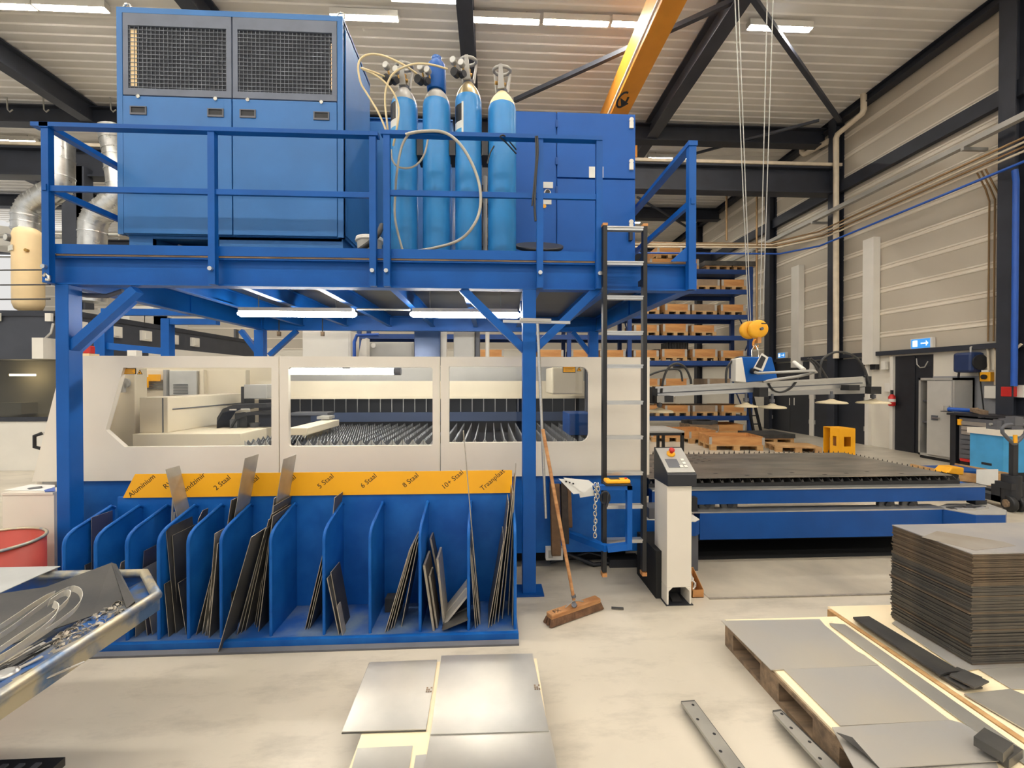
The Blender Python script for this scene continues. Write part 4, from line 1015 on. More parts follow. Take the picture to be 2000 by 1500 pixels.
# ================================================================ THINGS AT THE RIGHT POST
def long_tube(a, b, r, n=10): return MB().tube([a, b], r, n)
p, q = at(1050, 632, 3.16), at(1066, 1012, 3.16)
t = T('floor_squeegee', 'long silver T-shaped floor squeegee leaning upside down against the right platform post', 'squeegee')
P('handle', MB().tube([p, q], .011, 8), ALU, t)
c = at(1048, 629, 3.16)
P('head', MB().obox(c+Vector((0, 0, 0)), (.248, 0, -.003), (0, .012, 0), (0, 0, .010)), ALU, t)
P('clamp_plate', MB().obox(c+Vector((-.01, -.01, .012)), (.115, 0, -.002), (0, .016, 0), (0, 0, .012)), GREY, t); fin(t)
t = T('broom', 'wide wooden broom with brown bristles leaning beside the right platform post', 'broom')
hb = at(1121, 1172, 2.92); ht = at(1060, 838, 3.10)
P('handle', MB().tube([hb, (hb+ht)/2, ht], [.012, .013, .013], 10), BROOMW, t)
h0, h1 = atz(1072, 1203, .062), atz(1168, 1170, .062)
dr = (h1-h0).normalized(); sd = Vector((-dr.y, dr.x, 0)); ln = (h1-h0).length/2
cc = (h0+h1)/2
P('head', MB().obox(cc, dr*ln, sd*.032, (0, 0, .018)), BROOMW, t, bev=.008)
mb = MB()
for i in range(34):
    for j in (-1, 0, 1):
        b_ = cc+dr*ln*(-.98+1.96*i/33)+sd*.024*j-Vector((0, 0, .015)); e_ = b_+dr*(.012*(i-16.5)/16.5)+sd*.012*j; e_ = Vector((e_.x, e_.y, .004))
        mb.tube([b_, e_], [.010, .013], 6)
P('bristles', mb, BRIST, t)
P('handle_socket', MB().cyl(hb+Vector((0, 0, -.03)), cc+Vector((0, 0, .01)), .018, .02, 12).cyl(hb+Vector((0, 0, .02)), hb+Vector((-.004, 0, .035)), .016, n=12), GREYD, t)
P('brace_wire', MB().tube([cc+dr*.08+Vector((0, 0, .02)), hb], .004, 6).tube([cc-dr*.08+Vector((0, 0, .02)), hb], .004, 6), GREY, t)
c = cc-dr*ln*.72+Vector((0, 0, .0185))
P('stamp', text_mb('FX', .05, c-sd*.006, dr, sd, .0006), INK, t); fin(t)
# webbing slings on a hook
for i, (px, w, y0, y1, m, lb) in enumerate(((1083, 17, 936, 1085, STRAP, 'brown lifting sling hanging nearest the broom handle'), (1101, 12, 932, 1062, pm('webbing_dark', (64, 56, 50), .9, 0, .15, 20, .3, 200), 'dark lifting sling behind the brown one'), (1110, 7, 940, 1030, STRAP, 'short brown sling nearest the papers'))):
    Y = YF-.09; a = at(px, y0+6, Y); b = at(px+3, y1, Y); hw = w*YF/840/2
    lp = [Vector((a.x, Y+.035*math.cos(k*PI/6), a.z-.02+.028*math.sin(k*PI/6))) for k in range(7)]+[Vector((b.x, Y-.035*math.cos(k*PI/6), b.z+.03-.03*math.sin(k*PI/6))) for k in range(7)]; lp.append(lp[0])
    S('lifting_sling', MB().strip(lp, (hw, 0, 0), (0, .003, .001)), m, lb, 'sling', 'slings hanging on the machine side')
S('sling_hook', MB().box(ax(1072, YF), YF-.12, hz(938, YF)-.01, ax(1118, YF), YF+.03, hz(938, YF)+.01), BLUE_M, 'blue arm on the machine that carries the slings', 'hook')
# swing-out bracket with gate shape
YS = 3.09
t = T('tool_bracket', 'blue gate-shaped bracket in front of the ladder with chain and papers', 'bracket')
a, b, c, d = at(1104, 1040, YF-.02), at(1186, 1071, YS), at(1228, 1066, YS-.02), at(1228, 950, YS-.02)
P('lower_arm', MB().bar(a, b, .05, .045).bar(b, c, .05, .045), BLUE, t)
P('upright', MB().box(d.x-.018, YS-.045, c.z-.02, d.x+.018, YS+.0, d.z+.01), BLUE, t)
e = at(1166, 950, YS); P('top_arm', MB().box(e.x-.1, YS-.045, d.z-.02, d.x+.018, YS+.02, d.z+.012).bar(e+Vector((-.06, 0, 0)), at(1150, 948, YF), .04, .04), BLUE, t)
P('hook_eye', MB().tube([at(1182+9*math.cos(a_), 972+12*math.sin(a_), YS-.06) for a_ in [i*PI/7 for i in range(14)]], .007, 6, True).tube([at(1187, 963+i*8, YS-.07) if i < 3 else at(1184, 990, YS-.07) for i in range(4)], .009, 6), BLKM, t)
fin(t)
t = T('steel_chain', 'shiny steel link chain hanging from the blue bracket beside the papers', 'chain')
ct, cb = at(1163, 944, YS-.07), at(1162, 1049, YS-.07); n = 15
for row, nn in ((0, n), (1, 4)):
    for i in range(nn):
        c = ct+(cb-ct)*(i+.5)/n+Vector((.018*row+.003*math.sin(i*2), 0, .0)); h = .019; w = .011
        al = (i+row) % 2
        pts = [c+Vector(((w*math.cos(k*PI/5) if not al else 0), (w*math.cos(k*PI/5) if al else 0), h*math.sin(k*PI/5))) for k in range(10)]
        P('link', MB().tube(pts, .0042, 6, True), CHROME, t)
fin(t)
for (pts, lb) in ((((1091, 935), (1130, 938), (1150, 962), (1120, 965)), 'white paper sheet fanned lowest at the blue bracket'), (((1100, 933), (1150, 938), (1160, 946), (1140, 964)), 'white paper sheet overlapping the fanned one at the bracket'), (((1128, 950), (1156, 944), (1160, 968), (1133, 972)), 'greyish paper tucked behind the white ones at the bracket')):
    Y = YS-.09 if 'grey' not in lb else YS-.05
    mb = MB().prism([at(x, y, Y+.0006*(y-950)-(.01 if 'overlap' in lb else 0)) for x, y in pts], (0, .002, 0))
    if 'grey' not in lb:
        mb.mat(1)
        for k in range(3):
            c = at(1104+k*7, 941+k*2, Y-.022); mb.box(c.x, c.y, c.z-.004, c.x+.012, c.y+.001, c.z+.006)
    S('paper_sheet', mb, [WHITEP, GREYD], lb, 'paper', 'papers at the bracket')
t = T('crane_remote', 'yellow and black crane remote control lying on top of the blue bracket', 'remote control')
a, b = at(1181, 943, YS-.03), at(1231, 936, YS-.03)
zr0 = d.z+.012
P('body', MB().box(a.x, YS-.06, zr0, b.x, YS+.03, zr0+.016), BLK, t, bev=.006)
P('cover', MB().box(a.x+.004, YS-.056, zr0+.016, b.x-.004, YS+.026, zr0+.044), YEL, t, bev=.010)
P('button', MB().cyl((b.x-.03, YS-.02, zr0+.044), (b.x-.03, YS-.02, zr0+.052), .009, n=12), REDP, t)
P('keypad', MB().box(a.x+.04, YS-.04, zr0+.044, a.x+.11, YS+.01, zr0+.047), BLKM, t); fin(t)
# control pedestal
YP = 3.08
x0, x1 = ax(1303, YP, 1000), ax(1351, YP, 1000)
zt2 = hz(948, YP, 1330); dep = .24
t = T('control_pedestal', 'slim cream control pedestal with slanted keypad top and foot opening', 'pedestal')
P('column', MB().box(x0, YP, .13, x1, YP+dep, zt2).box(x0, YP+.16, .0, x1, YP+dep, .13).box(x0, YP, 0, x0+.014, YP+.16, .13).box(x1-.014, YP, 0, x1, YP+.16, .13).prism([(x0+.014, YP, .13), (x0+.014, YP, .10), (x0+.045, YP, .13)], (0, .16, 0)).prism([(x1-.014, YP, .13), (x1-.014, YP, .10), (x1-.045, YP, .13)], (0, .16, 0)), CREAM, t, bev=.003)
zk = hz(926, YP, 1330); zq = 1.125
P('head', MB().prism([(x0-.006, YP-.025, zt2), (x0-.006, YP-.025, zk), (x0-.006, YP+dep, zq), (x0-.006, YP+dep, zt2)], (x1-x0+.03, 0, 0)), BLKM, t, 'black head band')
nv = Vector((0, -(zq-zk), dep+.025)).normalized(); sv = Vector((0, dep+.025, zq-zk)).normalized()
o = Vector(((x0+x1)/2+.009, (YP-.025+YP+dep)/2, (zk+zq)/2))+nv*.003
kp = P('keypad_plate', MB().obox(o, (.103, 0, 0), sv*.135, nv*.004), GREY, t)
mb = MB()
for i in range(3): mb.obox(o+Vector((.055, 0, 0))+sv*(-.075+.035*i)+nv*.006, (.012, 0, 0), sv*.011, nv*.003)
mb.obox(o+Vector((.022, 0, 0))+sv*(-.075)+nv*.006, (.012, 0, 0), sv*.011, nv*.003)
P('key', mb, WHITE, kp)
P('display', MB().obox(o+Vector((-.03, 0, 0))-sv*.04+nv*.005, (.045, 0, 0), sv*.045, nv*.002), GREYD, kp)
ec = o+sv*.06+nv*.004+Vector((-.01, 0, 0))
es = P('emergency_stop', MB().lathe(ec, [(.03, 0), (.032, .012), (.02, .02)], 18, nv), YEL, t, 'yellow and red emergency stop')
P('mushroom_button', MB().lathe(ec+nv*.018, [(.012, 0), (.014, .018), (.022, .022), (.02, .034), (.008, .038)], 18, nv), REDP, es)
P('foot_recess', MB().box(x0+.014, YP+.15, 0.0, x1-.014, YP+.16, .125).box(x0-.01, YP-.01, 0, x1+.01, YP+.16, .006), BLKM, t)
P('foot_pedal', MB().prism([(x0+.05, YP+.02, .01), (x0+.05, YP+.14, .01), (x0+.05, YP+.14, .06), (x0+.05, YP+.02, .025)], (.07, 0, 0)), BLK, t); fin(t)
S('black_skirt', MB().box(ax(1266, 3.35), 3.18, 0, ax(1306, 3.35), 3.6, .36), BLKSH, 'black skirt box on the floor between ladder and control pedestal', 'box')
t = T('parts_box', 'small open cardboard box of metal parts on the floor beside the control pedestal', 'box')
a = atz(1352, 1168, 0); mb = MB(); w, d_, h = .085, .17, .10
x_, y_ = a.x, a.y
mb.box(x_, y_, 0, x_+w, y_+d_, .006).box(x_, y_, 0, x_+w, y_+.005, h*.6).box(x_, y_+d_-.005, 0, x_+w, y_+d_, h*1.6).box(x_, y_, 0, x_+.004, y_+d_, h*1.2).prism([(x_+w, y_, 0), (x_+w, y_+d_, 0), (x_+w, y_+d_, h*1.6), (x_+w, y_, h*.6)], (.004, 0, 0))
P('carton', mb, WOODR, t); mb = MB()
for i in range(9): mb.cyl((x_+.02+.012*(i % 4), y_+.03+.012*i, .05+.006*i), (x_+.05+.005*(i % 3), y_+.05+.012*i, .07+.006*i), .008, n=8)
P('metal_parts', mb, STEELB, t); fin(t)
c = atz(1206, 1189, .004); S('steel_offcut', MB().obox(c+Vector((0, 0, .004)), (.042, -.008, 0), (.002, .008, 0), (0, 0, .006)), STEELD, 'tiny flat steel offcut lying on the floor right of the broom', 'offcut')
# ================================================================ PALLET CHANGER AND TABLE
YT0, YT1 = 3.95, 5.3
zt = hz(932, YT0, 1600)
xa, xb = ax(1266, YT0), ax(1872, YT0)
t = T('shuttle_table', 'blue shuttle table with black slats standing out at the right of the laser machine', 'table')
z0, z1 = hz(982, YT0-.1, 1600), hz(955, YT0-.1, 1600); xq = ax(1903, YT0)
P('front_rail', MB().box(xa, YT0-.10, z0, xq, YT0-.02, z1), BLUE_M, t)
P('rail_edge', MB().box(xa, YT0-.11, z1, xq, YT0-.0, z1+.012), ALU, t)
P('rear_rail', MB().box(xa, YT1, z0, xq, YT1+.08, z1), BLUE_M, t)
P('end_rail', MB().box(xq-.08, YT0-.02, z0, xq, YT1, z1), BLUE_M, t)
P('comb_holder', MB().box(xa, YT0-.02, z1, xb, YT0+.0, z1+.045).box(xa, YT1-.0, z1, xb, YT1+.02, z1+.06), BLK, t)
n = 32
for k in range(n):
    X = xa+.02+(xb-xa-.04)*k/(n-1); top = []
    m_ = 14
    for i in range(m_): 
        a = YT0-.015+(YT1-YT0+.03)*i/m_; b = YT0-.015+(YT1-YT0+.03)*(i+1)/m_
        top += [(X, a, zt-.04), (X, (a+b)/2, zt-.004)]
    P('slat', MB().prism([(X, YT0-.015, z1-.02)]+top+[(X, YT1+.015, zt-.02), (X, YT1+.015, z1-.02)], (.005, 0, 0)), STEELK, t)
    P('slat_tooth', MB().prism([(X-.012, YT0-.024, z1+.05), (X+.016, YT0-.024, z1+.05), (X+.004, YT0-.024, zt-.01)], (0, .006, 0)), STEELK, t)
mb = MB()
for k in range(46):
    X = xa+.05+(xb-xa-.1)*k/45; hh = .03+.03*random.random(); mb.prism([(X-.012, YT1+.025, zt-.02), (X+.012, YT1+.025, zt-.02), (X+.004*random.random(), YT1+.025, zt-.02+hh)], (0, .004, 0))
for k in range(22):
    Y = YT0+.1+(YT1-YT0-.1)*k/21; mb.prism([(xb+.01, Y-.012, zt-.03), (xb+.01, Y+.012, zt-.03), (xb+.01, Y, zt+.012)], (.004, 0, 0))
P('worn_teeth', mb, STEELK, t)
for px in (1380, 1424, 1731, 1776):
    c = at(px, 985, YT0-.06); w_ = P('wheel', MB().lathe((c.x, YT0-.07, c.z), [(.018, 0), (.075, .0), (.08, .006), (.08, .036), (.075, .042), (.018, .042)], 24, (0, 1, 0)), STEELD, t)
    P('wheel_hub', MB().cyl((c.x, YT0-.085, c.z), (c.x, YT0-.03, c.z), .028, n=14), BLKM, w_)
P('lock_block', MB().box(ax(1352, YT0-.15), YT0-.16, z0-.05, ax(1362, YT0-.15), YT0-.10, z0+.08), BLKM, t)
P('drive_box', MB().box(ax(1570, 4.1), 4.05, z0-.05, ax(1650, 4.1), 4.3, z0+.0), BLUE_M, t); fin(t)
# plate on the slats
mb = MB(); zz = zt
P0 = MB().box(xa+.01, YT0+.0, zz, xb-.06, YT1-.06, zz+.008)
t = T('cut_plate', 'large dark cut steel plate lying on the slats of the shuttle table', 'metal plate')
P('plate', P0, pm('cut_plate_steel', (162, 154, 142), .32, .6, 0, 2, .04, 60, (1, 3, 1), rgb2=(130, 126, 118), rvar=.1), t)
mb = MB()
for i in range(9):
    for j in range(4):
        X = xa+.10+.115*i; Y = YT0+.25+.11*j+.075*i
        if Y < YT1-.12: mb.box(X, Y, zz+.008, X+.035, Y+.022, zz+.0085)
for i in range(10): mb.box(xa+.2+.26*i, YT0+.06+.05*(i % 3), zz+.008, xa+.24+.26*i, YT0+.085+.05*(i % 3), zz+.0085)
P('cut_slot', mb, BLK, t); fin(t)
YM = 3.78
t = T('pallet_changer', 'deep blue pallet changer frame with rails below the shuttle table', 'machine frame')
za, zb2 = hz(999, YM, 1600), hz(1050, YM, 1600)
xl, xr = ax(1266, YM), ax(1966, YM)
P('front_beam', MB().box(ax(1368, YM), YM, zb2, ax(1842, YM), YM+.12, za), BLUE_M, t)
P('running_rail', MB().box(xl, YM+.0, za, ax(1848, YM), YM+.14, za+.012), ALU, t)
P('rear_beam', MB().box(xl, 5.25, zb2, xr, 5.37, za), BLUE_M, t)
P('rear_rail', MB().box(xl, 5.2, za, xr-.3, 5.4, za+.05), WHITE, t)
ocp = [atz(px, py, za) for px, py in ((1827, 992), (1906, 1006), (1964, 1006), (1966, 998), (1930, 985), (1850, 985))]
oc = [(v.x, v.y) for v in ocp]
P('end_housing', MB().prism([(x, y, za-.20) for x, y in oc], (0, 0, .20)), BLUE_M, t, bev=.004)
P('housing_top', MB().prism([(x, y, za) for x, y in oc], (0, 0, .008)), GREY, t)
P('end_leg', MB().box(ocp[1].x+.02, ocp[1].y+.05, 0, ocp[2].x-.03, ocp[1].y+.2, za-.2), BLKM, t)
x0, x1 = ax(1266, 3.6), ax(1367, 3.6)
P('drive_housing', MB().prism([(x0, 3.62, .33), (x1-.06, 3.55, .33), (x1, 3.60, .33), (x1, 3.95, .33), (x0, 3.95, .33)], (0, 0, za-.33)), BLUE_M, t)
P('drive_housing_top', MB().prism([(x0, 3.62, za), (x1-.06, 3.55, za), (x1, 3.60, za), (x1, 3.95, za), (x0, 3.95, za)], (0, 0, .008)), WHITE, t)
P('drive_leg', MB().box(x1-.10, 3.62, 0, x1-.0, 3.9, .33), GREYD, t)
P('drive_cover', MB().box(x0+.02, 3.62, za+.008, x0+.16, 3.8, za+.10), GREYD, t)
P('shade_panel', MB().box(x1, 4.28, 0, xr-.3, 4.32, zb2-.0), BLKSH, t)  # black panel standing in for the dark shade under the beam
P('shade_plate', MB().box(x1, 3.84, 0, 4.7, 4.28, .008), BLKSH, t); fin(t)  # black plate on the floor paints the shade below the frame
for i, (px, py, a_, l) in enumerate(((1868, 990, .4, .11), (1885, 994, -.3, .08), (1902, 990, .1, .10), (1918, 993, .6, .07), (1893, 988, 1.1, .06))):
    c = atz(px, py, za+.014)
    S('steel_offcut', MB().obox(c, (l*math.cos(a_), l*.5*math.sin(a_), 0), (-.02*math.sin(a_), .02*math.cos(a_), 0), (0, 0, .004+.001*i)), STEELB if i % 2 else STEELD, ('longest', 'second', 'third', 'fourth', 'smallest')[i]+' steel offcut strewn on the octagonal end of the pallet changer', 'offcut', 'offcuts on the pallet changer end')
c = at(1905, 983, 3.95); S('motor_block', MB().box(ax(1903, 3.9), 3.88, za+.01, ax(1925, 3.9), 3.96, za+.055), BLKM, 'small black block at the far end of the pallet changer', 'block')

# ================================================================ STACK OF PLATES AND PALLETS AT THE RIGHT
def poly(pts, z, th, mat, name, lb, cat='metal sheet', group=None, down=True):
    ps = [atz(x, y, z) for x, y in pts]
    return S(name, MB().prism(ps, (0, 0, -th if down else th)), mat, lb, cat, group)
def pal_parts(t, x0, y0, x1, y1, z0, blocks, mat):
    """plain wooden pallet: bottom skids, blocks, top boards"""
    h = .022
    xs_ = (x0, (x0+x1)/2-.05, x1-.10)
    for x in xs_:
        P('skid', MB().box(x, y0, z0, x+.10, y1, z0+h), mat, t)
        for (a, b) in blocks: P('block', MB().box(x, a, z0+h, x+.10, b, z0+.10), mat, t)
    for (a, b) in blocks: P('stringer', MB().box(x0, a, z0+.10, x1, b, z0+.115), mat, t)
    n = 6
    for k in range(n):
        a = x0+(x1-x0-.11)*k/(n-1); P('deck_board', MB().box(a, y0, z0+.115, a+.11, y1, z0+.135), mat, t)
t = T('wooden_pallet', 'worn wooden pallet under the flat sheets, its blocks showing along the open floor', 'pallet')
px0 = atz(1428, 1273, 0).x
pal_parts(t, px0, 1.42, 2.19, 2.60, 0, [(2.51, 2.60), (2.10, 2.25), (1.72, 1.87), (1.42, 1.52)], WOODO); fin(t)
zs = .151
S('board', MB().box(px0+.01, 1.38, .135, 2.20, 2.62, .147), PLY, 'pale chipboard cover on the pallet beneath the flat grey sheets', 'board')
poly([(1409, 1212), (1601, 1209), (1611, 1221), (1673, 1271), (1690, 1280), (1693, 1283), (1716, 1299), (1506, 1308)], zs+.004, .004, STEELB, 'metal_sheet', 'large grey sheet with blue sheen at the far corner of the right pallet', 'metal sheet')
poly([(1529, 1305), (1716, 1300), (1855, 1406), (1641, 1417)], zs+.003, .004, STEELB, 'metal_sheet', 'middle grey sheet on the right pallet between two pale board edges', 'metal sheet')
poly([(1625, 1420), (1856, 1406), (1880, 1412), (1905, 1426), (1930, 1451), (1950, 1500), (1990, 1560), (1700, 1560)], zs+.002, .004, STEELB, 'metal_sheet', 'grey sheet with rounded corner lying under the bent one on the right pallet', 'metal sheet')
t = T('metal_sheet', 'grey sheet with a bent-up corner lying uppermost on the right pallet', 'metal sheet')
ps = [(1632, 1429), (1874, 1420), (1960, 1483), (1960, 1486), (1718, 1500)]
P('plate', MB().prism([atz(x, y, zs+.012) for x, y in ((1665, 1440), (1874, 1420), (1960, 1485), (1718, 1500))], (0, 0, -.004)), STEELB, t)
b0, b1, b2, b3 = atz(1634, 1430, zs+.03), atz(1665, 1440, zs+.012), atz(1718, 1500, zs+.012), atz(1692, 1475, zs+.022)
P('bent_corner', MB().prism([b0, b1, b2, b3], (0, 0, -.003)), STEELD, t); fin(t)
poly([(1620, 1217), (1650, 1219), (2003, 1467), (2060, 1530), (1933, 1448), (1622, 1221)], zs+.004, .003, STEEL, 'metal_strip', 'long narrow grey strip along the right side of the pallet sheets', 'metal strip')
for i, (px, py, h, r) in enumerate(((1955, 1466, .03, 0), (1940, 1454, .045, .3))):
    c = atz(px, py, zs+.02+.035*i)
    S('cut_part', MB().obox(c, (.055-.008*i, .02, 0), (-.012, .04, 0), (0, 0, .018)), STEELD, ('lower', 'upper')[i]+' of two small stacked grey cut parts at the pallet corner', 'metal part', 'small part stack')
t = T('wooden_pallet', 'wooden pallet carrying the tall stack of steel plates', 'pallet')
pal_parts(t, 2.235, 1.40, 3.50, 2.72, 0, [(2.60, 2.72), (2.0, 2.14), (1.42, 1.55)], WOOD); fin(t)
S('board', MB().box(2.24, 1.36, .135, 3.52, 2.74, .147), PLY, 'pale chipboard cover under the tall stack of steel plates', 'board')
zlo = .152
q0, q1 = atz(1897, 1300, zlo), atz(1753, 1207, zlo)
XS0 = q0.x; YS0, YS1 = q0.y, q1.y
poly([(1758, 1204), (1742, 1217), (1878, 1311), (1909, 1306), (2100, 1297), (2100, 1204)], zlo+.003, .003, STEELB, 'metal_sheet', 'dark base sheet showing around the foot of the tall plate stack', 'metal sheet')
poly([(1912, 1307), (2100, 1298), (2200, 1352), (1975, 1345)], zlo+.001, .002, STEELB, 'metal_sheet', 'grey flat sheet before the foot of the tall plate stack at the frame edge', 'metal sheet')
zT = at(1900, 1083, YS0).z; n = 72; dz = (zT-zlo-.004)/n
for i in range(n):
    z = zlo+.004+dz*i
    jx, jy = random.uniform(-.006, .006), random.uniform(-.005, .005)
    if i > 50: jx += .004
    if i in (20, 33, 44, 58): jx -= .010
    m = STACK2 if i > 50 or i % 11 == 0 else STACK1
    S('steel_plate', MB().box(XS0+jx, YS0+jy, z, XS0+.92+jx, YS1+jy, z+dz*(.78 if i % 3 else .9)), m, 'one of the dark steel plates in the tall stack below its top plate', 'metal plate', 'plates of the tall stack')
S('steel_plate', MB().box(XS0, YS0, zT, XS0+.92, YS1, zT+.005), STACKT, 'grey plate lying topmost on the tall stack of plates', 'metal plate')
poly([(1800, 1049), (1830, 1037), (1960, 1058), (1985, 1066), (1912, 1074), (1905, 1075)], zT+.0065, .0012, pm('dull_film', (150, 140, 124), .5, .4, 0, 4, rgb2=(164, 158, 150)), 'thin_offcut', 'thin brownish offcut sheet lying on the stack top', 'offcut')
for i, (o_, lb) in enumerate(((0, 'lowest'), (.004, 'middle'), (.008, 'topmost'))):
    z = zlo+.012+.012*i
    poly([(1666+i, 1205+i), (1697, 1203), (1876, 1310), (1850, 1313), (1837, 1318)], z, .010, STEELK, 'steel_strip', lb+' of three long black strips lying before the tall stack', 'metal strip', 'black strips')
for i, (cx, cy, rz_) in enumerate(((1876, 1332, 0), (1879, 1330, .2), (1886, 1322, .5), (1893, 1326, .3))):
    c = atz(cx, cy, zlo+.006+.010*i)
    a_ = rz_; S('cut_part', MB().obox(c, (.062*math.cos(a_), .062*math.sin(a_), 0), (-.045*math.sin(a_), .045*math.cos(a_), 0), (0, 0, .004)), STEELD, ('lowest', 'second', 'third', 'uppermost')[i]+' small grey plate in the little pile at the end of the black strips', 'metal part', 'little plate pile')
poly([(1883, 1355), (1974, 1345), (2100, 1400), (2150, 1480), (2003, 1425)], zlo+.008, .006, STEEL, 'metal_sheet', 'grey thick-edged sheet at the right frame edge on the second pallet', 'metal sheet')
poly([(1884, 1357), (2004, 1427), (2140, 1500), (2160, 1490), (2020, 1427), (1900, 1358)], zlo+.001, .003, STEELK, 'metal_sheet', 'black sheet under the thick-edged grey one at the frame edge', 'metal sheet')
S('wood_batten', MB().box(2.205, 1.38, 0, 2.232, 2.70, .150), WOOD, 'thin brown wood batten between the two right pallets', 'batten')
# bars on the open floor
def fbar(p, pts, label, nn, hole):
    (a, b), (c, d) = pts
    for i in range(nn):
        z = .018*(i+1)+.002
        A, B = atz(*a, z), atz(*b, z); C, D = atz(*c, z), atz(*d, z)
        off = Vector((random.uniform(-.004, .004), -.004*i, 0))
        t = T('punched_bar', label % ('lowest', 'second', 'third', 'topmost')[i if i < nn-1 else 3], 'metal bar', p)
        P('bar', MB().prism([A+off, B+off, D+off, C+off], (0, 0, -.014)), BARM if i == nn-1 else STEELD, t)
        if i == nn-1:
            for k in range(5):
                u = .06+.17*k; q = A.lerp(C, u).lerp(B.lerp(D, u), .25+.4*((k+1) % 2)); P('punched_hole', MB().cyl(q+Vector((0, 0, .0002)), q+Vector((0, 0, .0008)), .007, n=12), BLK, t)
            
        fin(t)
fbar('punched bars by the pallet aisle', (((1330, 1369), (1356, 1367)), ((1470, 1567), (1500, 1560))), '%s of the punched steel bars lying alone on the open floor', 3, 0)
fbar('punched bars along the pallet', (((1508, 1387), (1524, 1385)), ((1680, 1575), (1715, 1570))), '%s of the punched steel bars lying along the pallet side', 4, 0)

# ================================================================ FRONT PALLET WITH SHEETS
t = T('wooden_pallet', 'low wooden pallet under the bright sheets in the middle foreground', 'pallet')
fx0, fx1 = atz(720, 1420, .13).x, atz(1050, 1420, .13).x
yf1 = atz(858, 1290, .14).y
pal_parts(t, fx0, yf1-1.2, fx1, yf1-.03, 0, [(yf1-.13, yf1-.03), (yf1-.68, yf1-.54), (yf1-1.2, yf1-1.1)], WOODO); fin(t)
S('board', MB().box(atz(708, 1429, .147).x, yf1-1.25, .135, atz(1050, 1300, .147).x, yf1-.02, .147), PLY, 'pale board cover on the foreground pallet showing between the bright sheets', 'board')
poly([(722, 1293), (854, 1288), (832, 1424), (668, 1429)], .158, .004, STEEL, 'metal_sheet', 'bright sheet overhanging the left edge of the foreground pallet', 'metal sheet')
poly([(721, 1294), (853, 1289), (832, 1427), (667, 1432)], .153, .004, STEELD, 'metal_sheet', 'second sheet right beneath the bright overhanging one', 'metal sheet')
poly([(862, 1280), (1040, 1276), (1072, 1427), (841, 1434)], .160, .004, STEEL, 'metal_sheet', 'large bright sheet in the middle foreground, the farther one', 'metal sheet')
poly([(841, 1431), (1074, 1426), (1105, 1580), (815, 1580)], .155, .004, STEEL, 'metal_sheet', 'large bright sheet at the bottom edge of the photo, the nearer one', 'metal sheet')
poly([(698, 1461), (806, 1456), (790, 1560), (670, 1560)], .153, .004, STEEL, 'metal_sheet', 'small grey sheet at the bottom edge left of the large bright sheets', 'metal sheet')
poly([(812, 1475), (833, 1473), (822, 1560), (798, 1560)], .1505, .002, STEELB, 'metal_strip', 'narrow bluish strip between the small and the large bright sheet', 'metal strip')
for px, py, lb in ((838, 1347, 'small dark ink stamp on the overhanging bright sheet'), (1049, 1342, 'small dark ink stamp on the large bright sheet')):
    c = atz(px, py, .1608 if px > 900 else .1588)
    mb = MB()
    for i in range(3):
        for j in range(3):
            if (i*j) % 3 != 2: mb.box(c.x-.014+.010*i, c.y-.018+.013*j, c.z, c.x-.006+.010*i, c.y-.008+.013*j, c.z+.0003)
    S('ink_stamp', mb, WOODO, lb, 'stamp')

# ================================================================ SCRAP BIN AND NEIGHBOURS AT THE LEFT
ZR = .75
bx_ = atz(303, 1165, ZR).x; by = atz(200, 1121, ZR).y
cA = atz(279, 1121, ZR); cB = atz(303, 1163, ZR)
yn, xl = .72, -3.2
sl = (ZR-.28)/1.15   # chute slope
t = T('scrap_bin', 'scuffed blue tipping bin with worn pale rim full of scrap metal strips', 'bin')
rim = [(xl, by, ZR), (cA.x, by, ZR), (bx_, cB.y, ZR), (bx_, yn, ZR)]
P('rim', MB().tube(rim, .020, 8).box(bx_-.03, yn, ZR-.06, bx_+.012, cB.y, ZR-.005), RIM, t)
zc = ZR-sl*1.1
P('chute_floor', MB().prism([(bx_, yn, ZR-.03), (bx_, cB.y, ZR-.03), (cA.x, by, ZR-.03-.0), (bx_-1.1, by, zc), (bx_-1.1, yn, zc)], (0, 0, -.006)), BINB, t)
P('end_wall', MB().prism([(xl, by, ZR), (cA.x, by, ZR), (cA.x, by, ZR-.04), (bx_-1.1, by, zc), (xl, by, zc)], (0, .006, 0)), BINB, t)
P('corner_wall', MB().prism([(cA.x, by, ZR), (bx_, cB.y, ZR), (bx_, cB.y, ZR-.035), (cA.x, by, ZR-.05)], (.004, .004, 0)), BINB, t)
P('rear_wall', MB().box(xl, yn, .2, bx_-1.1, by, zc+.0), BINB, t)
P('front_wall', MB().prism([(xl, yn, ZR), (bx_, yn, ZR), (bx_, yn, ZR-.04), (bx_-1.1, yn, zc), (xl, yn, zc)], (0, .006, 0)), BINB, t)
P('support_leg', MB().prism([(bx_-.55, 1.02, .42), (bx_-.72, 1.02, 0), (bx_-.95, 1.02, 0), (bx_-.95, 1.02, .34)], (0, .06, 0)), BLUE_M, t)
P('support_leg', MB().prism([(bx_-.75, 1.72, .35), (bx_-.82, 1.72, 0), (bx_-.95, 1.72, 0), (bx_-.95, 1.72, .30)], (0, .06, 0)), BLUE_M, t); fin(t)
nch = Vector((0, 0, 1))
def atc(px, py, h=.01):
    return atz(px, py, ZR-.07+h)
def atp(px, py, h=0):
    z = .76
    for _ in range(4): z = .735+h+.13*max(0, min(1, (atz(px, py, z).y-1.15)/.8))
    return atz(px, py, z)
def scrap(pts, h, th, mat, name, lb, cat, group=None):
    return S(name, MB().prism([atc(x, y, h) for x, y in pts], nch*th), mat, lb, cat, group)
yfar = by-.03
